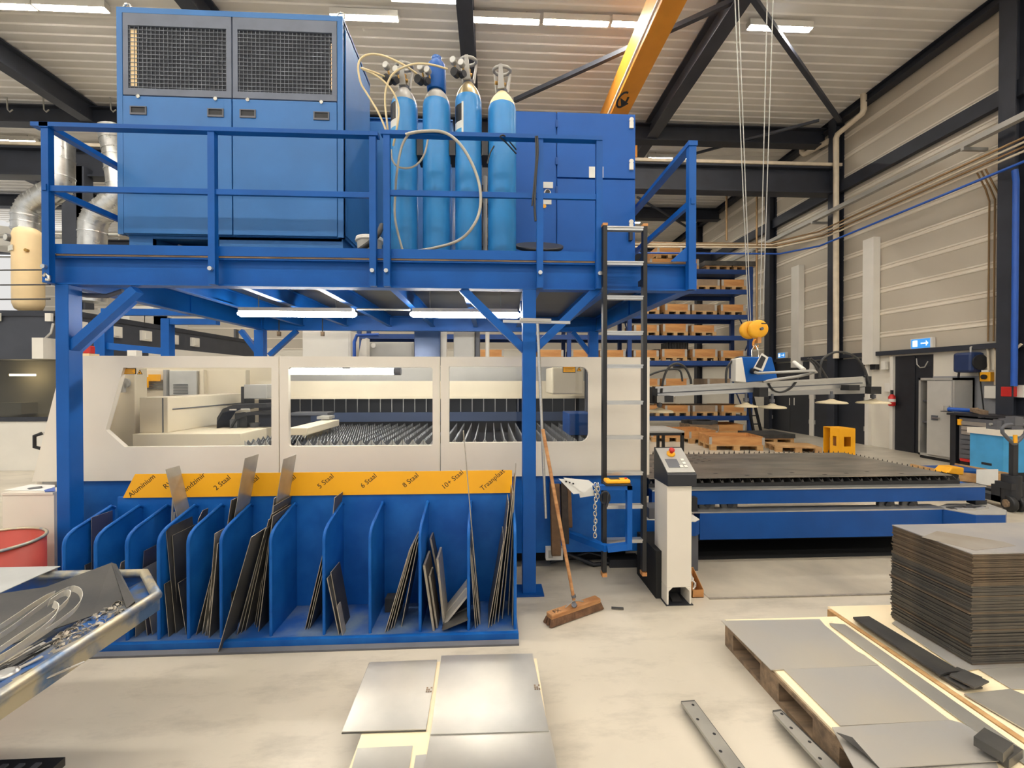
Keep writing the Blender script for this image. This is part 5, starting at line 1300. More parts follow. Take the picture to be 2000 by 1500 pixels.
S('metal_sheet', MB().prism([at(-60, 1170, 1.75), at(90, 1148, 1.86), at(158, 1126, yfar-.02), at(217, 1101, yfar), atc(246, 1190, .03), atc(180, 1204, .03), atc(100, 1232, .03), atc(-60, 1290, .02)], (0, 0, .004)), STEELK, 'wide dark sheet lying in the scrap bin behind the band loops', 'metal sheet')
S('metal_strip', MB().prism([at(217, 1101, yfar+.005), at(227, 1104, yfar+.005), atc(264, 1177, .045), atc(247, 1191, .035)], (0, 0, .006)), STEELK, 'dark strip with a clipped end at the far edge of the scrap bin', 'metal strip')
S('metal_sheet', MB().prism([atz(x, y, ZR+.026) for x, y in ((-60, 1110), (118, 1107), (84, 1121), (-60, 1186))], (0, 0, .003)), pm('pale_zinc', (200, 202, 200), .4, .5), 'pale flat sheet resting on the rim corner of the scrap bin', 'metal sheet')
loops = (([(-30, 1262), (30, 1222), (75, 1188), (112, 1162), (138, 1150), (155, 1155), (159, 1170), (147, 1190), (120, 1212), (80, 1240), (30, 1272), (-30, 1310)], 'outermost pale steel band loop in the scrap bin'),
         ([(-30, 1245), (20, 1212), (60, 1185), (90, 1167), (106, 1160)], 'leftmost pale steel band end in the scrap bin'),
         ([(-30, 1290), (20, 1255), (65, 1225), (105, 1198), (128, 1178), (136, 1165), (132, 1158), (118, 1162), (95, 1178)], 'middle pale steel band loop in the scrap bin'),
         ([(-30, 1300), (10, 1280), (60, 1246), (95, 1218), (110, 1200), (112, 1186), (104, 1180)], 'inner pale steel band loop in the scrap bin'))
for i, (pts, lb) in enumerate(loops):
    ps = [atp(x, y, .012*i) for x, y in pts]; out = []
    for k in range(len(ps)-1):
        a = ps[max(k-1, 0)]; b = ps[k]; c = ps[k+1]; d = ps[min(k+2, len(ps)-1)]
        for q in range(4):
            u = q/4; out.append(.5*((2*b)+(c-a)*u+(2*a-5*b+4*c-d)*u*u+(3*b-3*c-a+d)*u**3))
    out.append(ps[-1])
    S('steel_band', MB().strip(out, Vector((.004, 0, .012)), Vector((.0006, .0006, 0))), BAND, lb, 'steel band', 'steel band loops in the scrap bin')
rs = random.Random(4)
for i in range(30):
    u = i/29; x0_ = -30+rs.uniform(0, 50); y0_ = 1290+u*70; L_ = rs.uniform(60, 150)
    a = atc(x0_, y0_, .02+.02*rs.random()); b = atc(x0_+L_, y0_-L_*rs.uniform(.42, .62), .02+.03*rs.random())
    S('scrap_strip', MB().bar(a, b, rs.uniform(.006, .022), .003, nch), (STEELD, STEELE, STEELK, STEELB)[i % 4], 'thin scrap strip lying lengthwise in the bin below the band loops', 'metal strip', 'scrap strips in the bin')
mb = MB()
for i in range(330):
    u = rs.random(); px = 105+u*135; py = 1262-u*74+rs.uniform(-14, 12)
    c = atc(px, py, .012+.03*rs.random()); r = rs.uniform(.008, .02); a0 = rs.uniform(0, 6)
    d1 = Vector((rs.uniform(-1, 1), rs.uniform(-1, 1), rs.uniform(-.3, 1))).normalized(); d2 = d1.orthogonal().normalized()
    pts = [c+(d1*math.cos(a0+k*.7)+d2*math.sin(a0+k*.7))*r for k in range(5)]
    mb.strip(pts, d1.cross(d2)*rs.uniform(.002, .006), d1*.0006)
S('metal_shavings', mb, STEELE, 'heap of curled metal shavings along the bin rim', 'shavings', kind='stuff')
c = atc(12, 1322, .03); S('metal_disc', MB().lathe(c, [(.025, 0), (.032, .006), (.032, .014), (.02, .018)], 20, nch), ALU, 'round bright metal cap in the near part of the scrap bin', 'disc')
# red drum
c = atz(-42, 1064, .59); c.z = 0
t = T('steel_drum', 'open red steel drum with worn rim beside the cream side cabinet', 'drum')
r = .30; P('shell', MB().lathe(c, [(r, 0), (r, .2), (r+.012, .215), (r, .23), (r, .59), (r-.006, .59), (r-.006, .02), (.01, .02)], 36, caps=False), [RED], t)
P('rim', MB().tube([c+Vector((r*math.cos(a), r*math.sin(a), .595)) for a in [i*PI/18 for i in range(36)]], .010, 8, True), RIM, t); fin(t)
Y = 3.33
t = T('side_cabinet', 'low cream cabinet beside the left platform post with papers on top', 'cabinet')
x0, x1 = ax(5, Y, 1000), ax(107, Y, 1000)-.005; z1 = hz(962, Y, 60)
P('body', MB().box(x0, Y, .02, x1, Y+.15, z1-.015), CREAM, t); P('top', MB().box(x0-.005, Y-.008, z1-.015, x1, Y+.15, z1), CREAM, t)
P('plinth', MB().box(x0+.02, Y+.03, 0, x1-.02, Y+.14, .02), BLK, t); fin(t)
for i, (pts, m, lb) in enumerate((([(9, 957), (60, 946), (107, 947), (107, 959)], WHITEP, 'white papers spread on the cream side cabinet'), ([(86, 957), (107, 951), (108, 959), (88, 960)], PIPEB, 'small blue card on the cream side cabinet'), ([(53, 953), (82, 949), (83, 952), (56, 955)], GREYD, 'grey ruler-like piece on the papers of the side cabinet'))):
    ps = [atz(x, y, z1+.004+.003*i) for x, y in pts]; S('paper' if i == 0 else ('card' if i == 1 else 'metal_piece'), MB().prism(ps, (0, 0, -.002)), m, lb, 'paper' if i < 2 else 'offcut')
# dark crate at the very bottom left
t = T('plastic_crate', 'corner of a black ribbed plastic box at the bottom left of the photo', 'crate')
c = atz(122, 1481, .30); P('tub', MB().box(c.x-.5, c.y-.42, 0, c.x, c.y, .27), BLK, t); P('rim', MB().box(c.x-.51, c.y-.43, .27, c.x+.005, c.y+.005, .30), BLK, t)
mb = MB()
for k in range(9): mb.box(c.x-.07-.055*k, c.y-.40, .30, c.x-.05-.055*k, c.y-.02, .306)
P('rib', mb, GREYD, t); fin(t)
# ================================================================ LEFT BACKGROUND
YD = 8.3
xc = ax(150, YD); zt = hz(607, YD, 60); zl = hz(702, YD, 60); zl2 = hz(823, YD, 60); yd2 = 14.4
t = T('press_enclosure', 'big dark grey machine enclosure with white latches and a tinted window at the left', 'machine')
P('hood', MB().box(-13, YD, zl, xc, yd2, zt), DKMACH, t)
P('hood_edge', MB().box(-13.02, YD-.03, zt-.1, xc+.02, yd2, zt), ANTH, t)
P('tinted_window', MB().box(-13, YD+.02, zl2+.08, xc, YD+.06, zl-.02), GLASSD, t, 'dark tinted front window')
P('window_sill', MB().box(-13, YD-.02, zl2, xc, YD+.06, zl2+.08), ANTH, t)
P('interior', MB().box(-13, YD+.7, zl2, xc-.05, YD+.8, zl).box(ax(5, 8.8), 8.7, zl2+.1, ax(52, 8.8), 9.0, zl2+.32), WHITE, t)
P('added_glow_strip', MB().box(ax(27, 8.8), 8.72, hz(735, 8.8), ax(75, 8.8), 8.76, hz(731, 8.8)), pm('reflection_glow', (255, 226, 170), .5, emit=16), t, 'added glowing strip for a window reflection')  # glowing strip added for a reflection in the pane; also lights the interior
P('base', MB().box(-13, YD, 0, xc, yd2, zl2), WHITE, t)
def sx(px): return atx(px, 690, xc).y
P('side_panel', MB().box(xc-.01, YD+.1, zl2, xc+.01, sx(290), zl), DKMACH, t)
P('pale_side_panel', MB().box(xc-.01, sx(290), zl2, xc+.012, yd2-.05, 2.4), WHITE, t)
for px in (153, 223, 283, 337, 379):
    y = sx(px); P('latch', MB().box(xc, y-.14, 2.52, xc+.05, y+.14, 2.74).box(xc+.05, y-.06, 2.55, xc+.07, y+.06, 2.71), WHITE, t)
for px in (2, 103):
    x = ax(px, YD); P('latch', MB().box(x-.05, YD-.08, hz(634, YD), x+.05, YD-.03, hz(619, YD)), WHITE, t)
x = ax(99, YD); P('control_box', MB().box(x-.07, YD-.25, hz(704, YD), x+.12, YD-.03, hz(666, YD)), WHITE, t)
P('control_cable', MB().tube([at(104, 632, YD-.1), at(100, 650, YD-.15), at(82, 668, YD-.2), at(69, 676, YD-.2), at(85, 677, YD-.2)], .02, 6), GREY, t)
mb = MB()
for i, (px, w) in enumerate(((272, .3), (300, .5), (318, .4), (345, .5))): 
    y = sx(px); P('rooftop_unit', MB().box(xc-1.2, y, zt, xc-.2, y+w*1.4, zt+.25+.1*(i % 3)), WHITE, t)
fin(t)
# tank
YT = 7.9
c = at(56, 608, YT)
c = Vector((ax(56, YD+.6, 608), YD+.6, zt))
k_ = (YD+.6)/840
t = T('pressure_tank', 'cream pressure tank standing on the dark machine at the left', 'tank')
r = .225; h = 160*k_
P('vessel', MB().lathe(c, [(r*.55, .07), (r*.85, .12), (r, .22), (r, h-.16), (r*.88, h-.05), (r*.6, h)], 32), CREAMT, t)
P('foot_ring', MB().lathe(c, [(r*.6, 0), (r*.6, .09)], 24), CREAMT, t)
g_ = Vector((c.x-r*.72, c.y-r*.72, c.z+h*.86)); P('gauge', MB().cyl(g_, g_+Vector((-.02, -.06, 0)), .07, n=18).mat(1).cyl(g_+Vector((-.02, -.06, 0)), g_+Vector((-.022, -.066, 0)), .058, n=18), [GREYD, GAUGE], t)
P('name_plate', MB().obox((c.x-r*.5, c.y-r*.90, c.z+h*.74), (.09, -.05, 0), (.0, .012, 0), (0, 0, .05)), STICK, t)
P('valve', MB().cyl((c.x+r*.7, c.y-r*.72, c.z+h*.72), (c.x+r*.75, c.y-r*.95, c.z+h*.72), .03, n=10), BRASS, t); fin(t)
# ducts
def duct(pts, r, lb):
    t = T('ventilation_duct', lb, 'duct', 'silver ducts behind the railing'); P('tube', MB().tube(pts, r, 20), GALV, t)
    for i in range(len(pts)-1):
        a, b = pts[i], pts[i+1]; d = (b-a).normalized()
        for u in (.1, .5, .9): P('seam_ring', MB().cyl(a.lerp(b, u)-d*.012, a.lerp(b, u)+d*.012, r*1.04, n=20), GALV, t)
    fin(t)
Y = 9.6
duct([at(52, 452, Y), at(52, 420, Y), at(62, 402, Y), at(80, 390, Y), at(112, 368, Y), at(118, 355, Y), at(118, 270, Y)], .235, 'silver round duct with elbow rising from behind the cream tank')
duct([at(181, 590, Y), at(181, 440, Y), at(190, 420, Y), at(206, 408, Y), at(226, 390, Y), at(236, 370, Y), at(228, 300, Y), at(217, 250, Y)], .24, 'silver round duct with elbow right of the corner stanchion')
S('silver_pipe', MB().cyl(at(141, 560, 6.9), (at(141, 680, 6.9).x, 6.9, 0), .07, n=16), GALV, 'shiny vertical pipe right behind the left platform post', 'pipe')
# columns and clutter in the far left
for px, w in ((148, 36), (164, 14)):
    a = at(px, 400, 11.4); struct('steel_column', MB().box(a.x-w*.0068, 11.3, 0, a.x+w*.0068, 11.55, 7.0), ANTHL)
struct('crane_runway_support', MB().box(ax(105, 11.3), 11.2, hz(355, 11.3), ax(133, 11.3), 11.5, hz(332, 11.3)), GREY)
for i, (y, z_) in enumerate(((455, 0), (462, .1), (478, 0))):
    p, q = at(-60, y, 12.4), at(232, y+4, 12.4)
    S('pipe_run', MB().cyl(p, q, .035, n=6), WHITE if i != 1 else GREY, ('upper', 'middle', 'lower')[i]+' thin pipe run far behind the tank and ducts', 'pipe', 'pipe runs behind the ducts')
mb = MB().obox(at(30, 470, 12.8), (1.1, 0, -.1), (0, .4, 0), (0, 0, .28)).obox(at(120, 478, 12.8), (.55, 0, -.18), (0, .4, 0), (0, 0, .20))
S('air_handler', mb, WHITE, 'pale air handling box beyond the cream tank, half behind the stanchion', 'air unit')
# blue guard frame behind the left brace
YQ = 7.0
t = T('safety_barrier', 'blue tubular guard frame standing behind the laser machine at the left', 'barrier')
a, b = at(203, 697, YQ), at(328, 697, YQ-.3)
zq = hz(610, YQ, 260)
P('post', MB().box(a.x-.08, YQ-.08, 0, a.x+.08, YQ+.08, hz(640, YQ)+.1), BLUE, t); P('post', MB().box(b.x-.06, YQ-.36, 0, b.x+.06, YQ-.24, hz(628, YQ-.3)), BLUE, t)
P('top_rail', MB().box(a.x, YQ-.05, zq-.05, ax(400, YQ), YQ+.05, zq+.05), BLUE, t)
P('top_rail', MB().box(b.x-.06, YQ-.35, hz(638, YQ-.3), ax(450, YQ), YQ-.25, hz(627, YQ-.3)), BLUE, t)
P('lower_rail', MB().bar((a.x, YQ, hz(678, YQ)), (b.x, YQ-.3, hz(689, YQ-.3)), .06, .1), BLUE, t); fin(t)
t = T('warning_beacon', 'small red warning lamp on a cream base above the left end of the laser machine', 'lamp')
c = at(174, 690, 4.0); zl_ = hz(696, YF, 600)
P('base', MB().box(c.x-.045, 3.95, zl_-.3, c.x+.045, 4.05, c.z-.005), CREAMT, t); P('red_dome', MB().box(c.x-.03, 3.97, c.z-.005, c.x+.03, 4.03, c.z+.065), REDP, t, bev=.01); fin(t)
t = T('small_terminal', 'white box on a pole between the blue guard posts above the machine', 'box')
c = at(263, 693, 6.2); P('box', MB().box(c.x-.06, 6.15, c.z-.06, c.x+.06, 6.25, c.z+.06), WHITE, t); P('pole', MB().box(c.x-.02, 6.18, 0, c.x+.02, 6.22, c.z-.06), GREY, t); fin(t)
# cabinets behind the laser machine, seen between machine top and platform
def back_box(name, p0, p1, Y, dep, mat, lb, cat, top=650):
    x0, x1 = ax(p0, Y), ax(p1, Y); z = hz(top, Y, 750)
    t = T(name, lb, cat)
    P('body', MB().box(x0, Y, 0, x1, Y+dep, z), mat, t, bev=.01)
    P('door', MB().box(x0+.03, Y-.015, .1, x1-.03, Y, z-.04), mat, t)
    P('plinth', MB().box(x0-.005, Y-.004, 0, x1+.005, Y+dep, .06), GREYD, t); fin(t); return t
back_box('switch_cabinet', 591, 685, 7.6, .5, WHITE, 'plain white cabinet behind the laser machine under the first tube light', 'cabinet', 647)
back_box('filter_unit', 708, 808, 8.2, .8, GREY, 'grey filter unit with a round white gauge behind the laser machine', 'cabinet', 668)
c = at(730, 675, 8.18); S('round_gauge', MB().cyl(c, c-Vector((0, .03, 0)), .045, n=20), WHITE, 'round white gauge on the grey filter unit', 'gauge')
back_box('gloss_cabinet', 809, 860, 7.4, .5, pm('gloss_navy', (64, 86, 124), .22, .2), 'glossy dark blue cabinet behind the laser machine', 'cabinet', 644)
back_box('light_panel', 886, 927, 7.2, .3, GREY, 'pale grey upright panel right of the glossy blue cabinet', 'panel', 644)
back_box('dark_post', 928, 937, 7.25, .2, GREYD, 'narrow dark post beside the pale grey upright panel', 'post', 645)
S('white_upright', MB().box(ax(861, 7.5), 7.5, 0, ax(872, 7.5), 7.6, hz(648, 7.5)), WHITE, 'narrow white upright between the glossy cabinet and the pale panel', 'post')
S('round_post', MB().cyl((ax(952, 7.3), 7.3, 0), (ax(952, 7.3), 7.3, hz(648, 7.3)), .035, n=14), WHITE, 'thin round white post right of the dark post', 'post')
S('blue_conduit', MB().tube([Vector((ax(692, 7.5), 7.5, 0)), at(692, 668, 7.5), at(697, 655, 7.5), at(740, 654, 7.5)], .03, 8), PIPEB, 'bent blue conduit right of the white cabinet', 'conduit')
S('white_chute', MB().prism([at(700, 697, 7.9), at(716, 697, 7.9), at(716, 660, 7.9), at(706, 664, 7.9)], (0, .2, 0)).box(ax(700, 7.9), 7.9, 0, ax(716, 7.9), 8.1, hz(697, 7.9)), WHITE, 'small white slanted chute beside the grey filter unit', 'chute')
S('grey_upright', MB().box(ax(460, 17), 16.9, 0, ax(464, 17), 17.1, 3.6), GREYD, 'thin dark upright before the white back wall seen under the platform', 'post')

# ================================================================ STORAGE RACK AND CRATES
YK0, YK1 = 12.9, 13.9
levels = [(812, .58), (760, None), (705, None), (656, None), (615, None), (566, None), (527, None)]
xr0, xr1 = ax(700, YK0), ax(1468, YK0)
t = T('pallet_rack', 'tall dark blue pallet rack full of wooden box pallets at the back of the hall', 'rack')
zl = [hz(py, YK0, 1400) for py, _ in levels]
BR = pm('rack_blue', (24, 62, 124), .45, 0, .08, 3)
for X in (ax(702, YK0), ax(1111, YK0), ax(1229, YK0), xr1-.06):
    for Y in (YK0, YK1): P('upright', MB().box(X-.06, Y-.05, 0, X+.06, Y+.05, zl[-1]+.1), BR, t)
    P('brace', MB().bar((X, YK0, .3), (X, YK1, 1.6), .03, .03).bar((X, YK1, 1.6), (X, YK0, 2.9), .03, .03).bar((X, YK0, 2.9), (X, YK1, 4.2), .03, .03), BR, t)
for z in zl:
    P('shelf_beam', MB().box(xr0, YK0-.06, z-.14, xr1, YK0, z-.0), BR, t); P('shelf_beam', MB().box(xr0, YK1, z-.14, xr1, YK1+.06, z), BR, t)
    P('shelf_deck', MB().box(xr0, YK0, z-.03, xr1, YK1, z-.01), BR, t)
fin(t)
def crate_proto(mat, w=.78, d=.95, hc=.20):
    t = T('box_pallet', 'proto', 'box pallet')
    mb = MB()
    for x in (-w/2, -.06, w/2-.12): mb.box(x, -d/2, 0, x+.12, -d/2+.12, .09).box(x, d/2-.12, 0, x+.12, d/2, .09)
    mb.box(-w/2, -d/2, .09, w/2, d/2, .125)
    P('pallet', mb, WOOD, t)
    P('collar', MB().box(-w/2+.01, -d/2+.01, .125, w/2-.01, -d/2+.035, .125+hc).box(-w/2+.01, d/2-.035, .125, w/2-.01, d/2-.01, .125+hc).box(-w/2+.01, -d/2+.035, .125, -w/2+.035, d/2-.035, .125+hc).box(w/2-.035, -d/2+.035, .125, w/2-.01, d/2-.035, .125+hc), mat, t)
    for s in (-1, 1): P('corner_hinge', MB().box(s*(w/2-.035)-.035, -d/2+.004, .13, s*(w/2-.035)+.035, -d/2+.012, .125+hc-.01), GREY, t)
    P('contents', MB().box(-w/2+.04, -d/2+.04, .125, w/2-.04, d/2-.04, .125+hc*.8), STEELK, t)
    DONE.add(t.name); return t
protos = [crate_proto(WOODR), crate_proto(WOODR, hc=.24), crate_proto(pm('grey_box_wood', (150, 128, 104), .75, 0, .1, 4))]
used = [0, 0, 0]
def crate(px0, px1, zlev, kind, label, Y=YK0+.48):
    x = (ax(px0, Y-.47)+ax(px1, Y-.47))/2
    p = protos[kind]
    if not used[kind]:
        used[kind] = 1; p.location = (x, Y, zlev); p['label'] = label; p['group'] = 'box pallets on the storage rack'; return p
    return dup(p, (x, Y, zlev), 0, label, 'box pallets on the storage rack')
rows = [(0, 'bottom shelf', [(1240, 1288, 0), (1299, 1348, 0), (1352, 1403, 2), (1408, 1459, 0)]),
        (1, 'shelf at lifter height', [(1240, 1288, 0), (1297, 1345, 0), (1382, 1430, 2)]),
        (2, 'third shelf from below', [(937, 981, 0), (1050, 1101, 0), (1115, 1165, 0), (1172, 1222, 0), (1237, 1287, 0), (1290, 1345, 1), (1350, 1404, 1), (1408, 1456, 0)]),
        (3, 'fourth shelf from below', [(1237, 1288, 0), (1293, 1345, 1), (1350, 1399, 0)]),
        (4, 'fifth shelf from below', [(1238, 1288, 0), (1297, 1349, 0), (1351, 1400, 2), (1404, 1459, 0)]),
        (5, 'sixth shelf from below', [(1250, 1300, 0), (1305, 1355, 2), (1358, 1404, 2), (1408, 1457, 0)]),
        (6, 'top of the rack', [(1268, 1318, 0), (1322, 1358, 0)])]
ordn = ['first', 'second', 'third', 'fourth', 'fifth', 'sixth', 'seventh', 'eighth']
for li, nm, cs in rows:
    for i, (a, b, k) in enumerate(cs[::-1]):
        crate(a, b, zl[li], k, 'wooden box pallet on the %s, %s from its right end' % (nm, ordn[i]))
crate(1275, 1340, zl[6]+.34, 1, 'wooden box pallet stacked on another above the rack top by the railing')
for i, (a, b, lb) in enumerate(((1362, 1412, 'dark plate pack on a pallet at the rack top, nearer the platform post'), (1414, 1456, 'dark plate pack on a pallet at the right end of the rack top'))):
    Y = YK0+.48; x0, x1 = ax(a, Y), ax(b, Y)
    t = T('plate_pack', lb, 'plate pack', 'plate packs on the rack top')
    mb = MB()
    for x in (x0+.05, (x0+x1)/2-.05, x1-.15): mb.box(x, Y-.45, zl[6], x+.10, Y+.45, zl[6]+.10)
    P('pallet', mb.box(x0, Y-.47, zl[6]+.10, x1, Y+.47, zl[6]+.13), WOOD, t); P('plates', MB().box(x0-.02, Y-.5, zl[6]+.13, x1+.02, Y+.5, zl[6]+.27), STEELD, t); fin(t)
mb = MB()
for k in range(14): mb.box(ax(1298+3*k, YK0+.4), YK0+.2, zl[2]+.36, ax(1299.6+3*k, YK0+.4), YK0+.7, zl[2]+.58)
S('upright_parts', mb.box(ax(1275, YK0+.4), YK0+.2, zl[2]+.34, ax(1345, YK0+.4), YK0+.7, zl[2]+.37), STEELK, 'comb of dark upright metal parts on a box pallet of the third shelf', 'metal parts')
t = T('wall_ladder', 'thin black ladder leaning beside the right end of the storage rack', 'ladder')
a0, a1, b0, b1 = at(1446, 700, 13.2), at(1472, 845, 12.6), at(1452, 700, 13.2), at(1487, 845, 12.6)
for p, q in ((a0, a1), (b0, b1)): P('stile', MB().bar(p, q, .06, .06), BLK, t)
for k in range(1, 9): P('rung', MB().cyl(a0.lerp(a1, k/9), b0.lerp(b1, k/9), .02, n=6), BLK, t)
fin(t)
# crates on the floor
def big_crate(px0, px1, py, L, D, lb, ang=0, collar=True):
    a = atz((px0+px1)/2, py, 0); t = T('box_pallet' if collar else 'wooden_pallet', lb, 'box pallet' if collar else 'pallet')
    x0, x1 = a.x-L/2, a.x+L/2; y0, y1 = a.y, a.y+D
    for x in (x0, (x0+x1)/2-.07, x1-.14):
        [P('block', MB().box(x, a_, .0, x+.14, b_, .10), WOOD, t) for a_, b_ in ((y0, y0+.10), ((y0+y1)/2-.07, (y0+y1)/2+.07), (y1-.1, y1))]
    P('deck', MB().box(x0, y0, .10, x1, y1, .135), WOOD, t)
    if collar:
        mb = MB(); h = .33
        mb.box(x0, y0, .135, x1, y0+.022, h).box(x0, y1-.022, .135, x1, y1, h).box(x0, y0, .135, x0+.022, y1, h).box(x1-.022, y0, .135, x1, y1, h)
        P('collar', mb, WOODR, t)
        for x in (x0, x1): P('corner_hinge', MB().box(x-.03, y0-.006, .14, x+.03, y0+.0, h-.02), GREY, t)
    fin(t)
    if ang: t.rotation_euler = (0, 0, ang)
big_crate(1396, 1490, 880, 1.2, .8, 'open wooden box pallet on the floor nearest the table rear edge', -.12)
big_crate(1349, 1392, 866, .75, 1.0, 'open wooden box pallet on the floor behind the nearest one', .1)
big_crate(1280, 1325, 863, .8, .9, 'wooden box pallet on the floor behind the black table')
big_crate(1405, 1450, 851, .8, .9, 'wooden box pallet under the lowest rack shelf')
big_crate(1536, 1600, 884, .95, .7, 'bare wooden pallet on the floor left of the yellow box', -.25, False)
t = T('plate_pack', 'low dark plate pack on a pallet near the black doors', 'plate pack')
a = atz(1515, 866, 0); mb = MB()
for x in (-.5, -.05, .4): mb.box(a.x+x, a.y, 0, a.x+x+.1, a.y+.8, .1)
P('pallet', mb.box(a.x-.5, a.y, .1, a.x+.5, a.y+.8, .13), WOOD, t); P('plates', MB().box(a.x-.52, a.y-.02, .13, a.x+.52, a.y+.85, .24), STEELK, t); fin(t)
mb = MB()
for i in range(7): 
    c = at(1352+rs.uniform(0, 36), 826, 12.3); mb.obox((c.x, 12.2+rs.uniform(0, .5), .42), (rs.uniform(.1, .3), rs.uniform(-.1, .1), 0), (0, .1, .0), (0, 0, .05))
x0, x1 = ax(1342, 12.3), ax(1396, 12.3)
t = T('scrap_shelf', 'low pallet of dark tangled offcuts under the lowest rack shelf', 'offcuts')
P('pallet', MB().box(x0, 12.1, 0, x1, 12.8, .37), WOODO, t); P('offcuts', mb, STEELK, t); fin(t)
# black table beyond the shuttle table
YBt = 7.6
t = T('work_table', 'black steel table with grey top behind the shuttle table', 'table')
x0, x1 = ax(1210, YBt), ax(1337, YBt); z = hz(842, YBt, 1300)
P('table_top', MB().box(x0, YBt, z-.03, x1, YBt+.9, z), GREY, t); P('frame', MB().box(x0, YBt, z-.08, x1, YBt+.05, z-.03).box(x0, YBt+.85, z-.08, x1, YBt+.9, z-.03).box(x1-.05, YBt, z-.08, x1, YBt+.9, z-.03), BLK, t)
for (a, b) in ((x0+.02, YBt), (x1-.055, YBt), (x1-.055, YBt+.85), (x0+.02, YBt+.85), (ax(1302, YBt+.4), YBt+.85)): P('leg', MB().box(a, b, 0, a+.05, b+.05, z-.08), BLK, t)
fin(t)
# yellow box with openings
YX = 8.0; x0, x1, xm = ax(1640, YX)-.002, ax(1671, YX), ax(1640, YX); z1 = hz(838, YX, 1640)
t = T('yellow_guard_box', 'bright yellow sheet metal box with two square openings behind the table', 'box')
def facew(xa, xb, y, z): return mapped(MB(), flatmesh('c', [(xa, 0), (xb, 0), (xb, z), (xa, z)], [[(xa+(xb-xa)*.28, z-.34), (xa+(xb-xa)*.72, z-.34), (xa+(xb-xa)*.72, z-.15), (xa+(xb-xa)*.28, z-.15)]], ext=.004), (0, y, 0), (1, 0, 0), (0, 0, 1))
P('front_face', facew(xm, x1, YX, z1), YEL, t)
v = Vector((x0-xm, .22, 0)); L_ = v.length
P('side_face', mapped(MB(), flatmesh('c', [(0, 0), (L_, 0), (L_, z1), (0, z1)], [[(L_*.3, z1-.34), (L_*.7, z1-.34), (L_*.7, z1-.15), (L_*.3, z1-.15)]], ext=.004), (x0, YX+.22, 0), -v.normalized(), (0, 0, 1)), YEL, t)
P('lid', MB().prism([(xm, YX, z1), (x1, YX, z1), (x1, YX+.4, z1), (x0, YX+.4, z1), (x0, YX+.22, z1)], (0, 0, .012)), YEL, t)
P('rear_face', MB().box(x0, YX+.39, 0, x1, YX+.4, z1).box(x1-.01, YX, 0, x1, YX+.4, z1), YEL, t)
P('inside', MB().box(xm+.05, YX+.2, .3, x1-.05, YX+.3, z1-.2), WOODR, t); fin(t)

# ================================================================ VACUUM LIFTER
YV = 4.7
t = T('vacuum_lifter', 'vacuum plate lifter with long aluminium beam and suction cups hanging over the shuttle table', 'lifter')
def lb_(a, b, w, h, Y=YV): return MB().bar(at(a[0], a[1], Y), at(b[0], b[1], Y), w, h)
P('beam', lb_((1279, 766), (1505, 755), .10, .105).bar(at(1279, 757, YV-.06), at(1505, 746, YV-.06), .03, .02), ALU, t)
P('beam', lb_((1505, 756), (1684, 746), .10, .105).bar(at(1505, 747, YV-.06), at(1684, 737, YV-.06), .03, .02), ALU, t)
P('beam_groove', MB().bar(at(1282, 768, YV-.053), at(1684, 748, YV-.053), .012, .012), GREYD, t)
P('end_block', MB().obox(at(1275, 772, YV), (.03, 0, 0), (0, .06, 0), (0, 0, .09)), BLK, t); P('end_block', MB().obox(at(1689, 747, YV), (.025, 0, 0), (0, .06, 0), (0, 0, .07)), BLK, t)
P('cross_arm', MB().bar(at(1700, 762, YV-.1), at(1500, 768, 5.6), .07, .07), GREY, t); P('cross_arm', MB().bar(at(1290, 780, YV-.2), at(1310, 772, 5.5), .07, .07), GREY, t)
[P('arm_joint', MB().obox(at(px, py, YV-.1), (w, 0, 0), (0, .06, 0), (0, 0, h)), BLK, t) for px, py, w, h in ((1485, 766, .05, .05), (1702, 762, .06, .04), (1295, 779, .09, .035), (1660, 757, .06, .03))]
for (px, py, stem, w) in ((1457, 793, 768, 21), (1508, 795, 770, 25), (1624, 786, 765, 27), (1705, 786, 765, 28), (1288, 803, 782, 26)):
    c = at(px, py, YV-.05); r = w*YV/840
    s_ = P('suction_cup', MB().lathe(c, [(r, -.012), (r*1.02, -.004), (r*.9, .008), (r*.35, .022), (.02, .04)], 24), pm('cup_%d' % px, (206, 192, 160), .6), t)
    P('cup_stem', MB().cyl(c+Vector((0, 0, .02)), (c.x, c.y, hz(stem, YV)), .014, n=8).cyl(c+Vector((0, 0, .05)), c+Vector((0, 0, .09)), .028, n=10), GREYD, s_)
# body
b = [at(x, y, YV-.12) for x, y in ((1448, 697), (1508, 697), (1520, 742), (1458, 747))]
P('drive_body', MB().prism(b, (0, .13, 0)), BLUE, t, bev=.01)
b = [at(x, y, YV-.14) for x, y in ((1437, 701), (1450, 698), (1458, 747), (1437, 745))]
P('side_cover', MB().prism(b, (0, .10, 0)), WHITE, t, bev=.006)
b = [at(x, y, YV-.30) for x, y in ((1489, 690), (1501, 698), (1490, 725), (1473, 719))]
d_ = P('display', MB().prism(b, (.02, .05, 0)), WHITE, t); b = [at(x, y, YV-.305) for x, y in ((1488, 694), (1496, 699), (1487, 720), (1476, 716))]; P('screen', MB().prism(b, (.0, .004, 0)), BLKM, d_)
P('handle_bar', MB().tube([at(1475, 727, YV-.25), at(1480, 729, YV-.3), at(1590, 724, YV-.35), at(1594, 727, YV-.35), at(1560, 735, YV-.2), at(1490, 745, YV-.1)], .016, 8), GREY, t)
P('push_rod', MB().tube([at(1551, 708, YV-.1), at(1570, 722, YV-.32)], .022, 10), WHITE, t); c = at(1470, 725, YV-.14); P('knob', MB().cyl(c, c+Vector((0, -.06, 0)), .035, n=14), BLK, t)
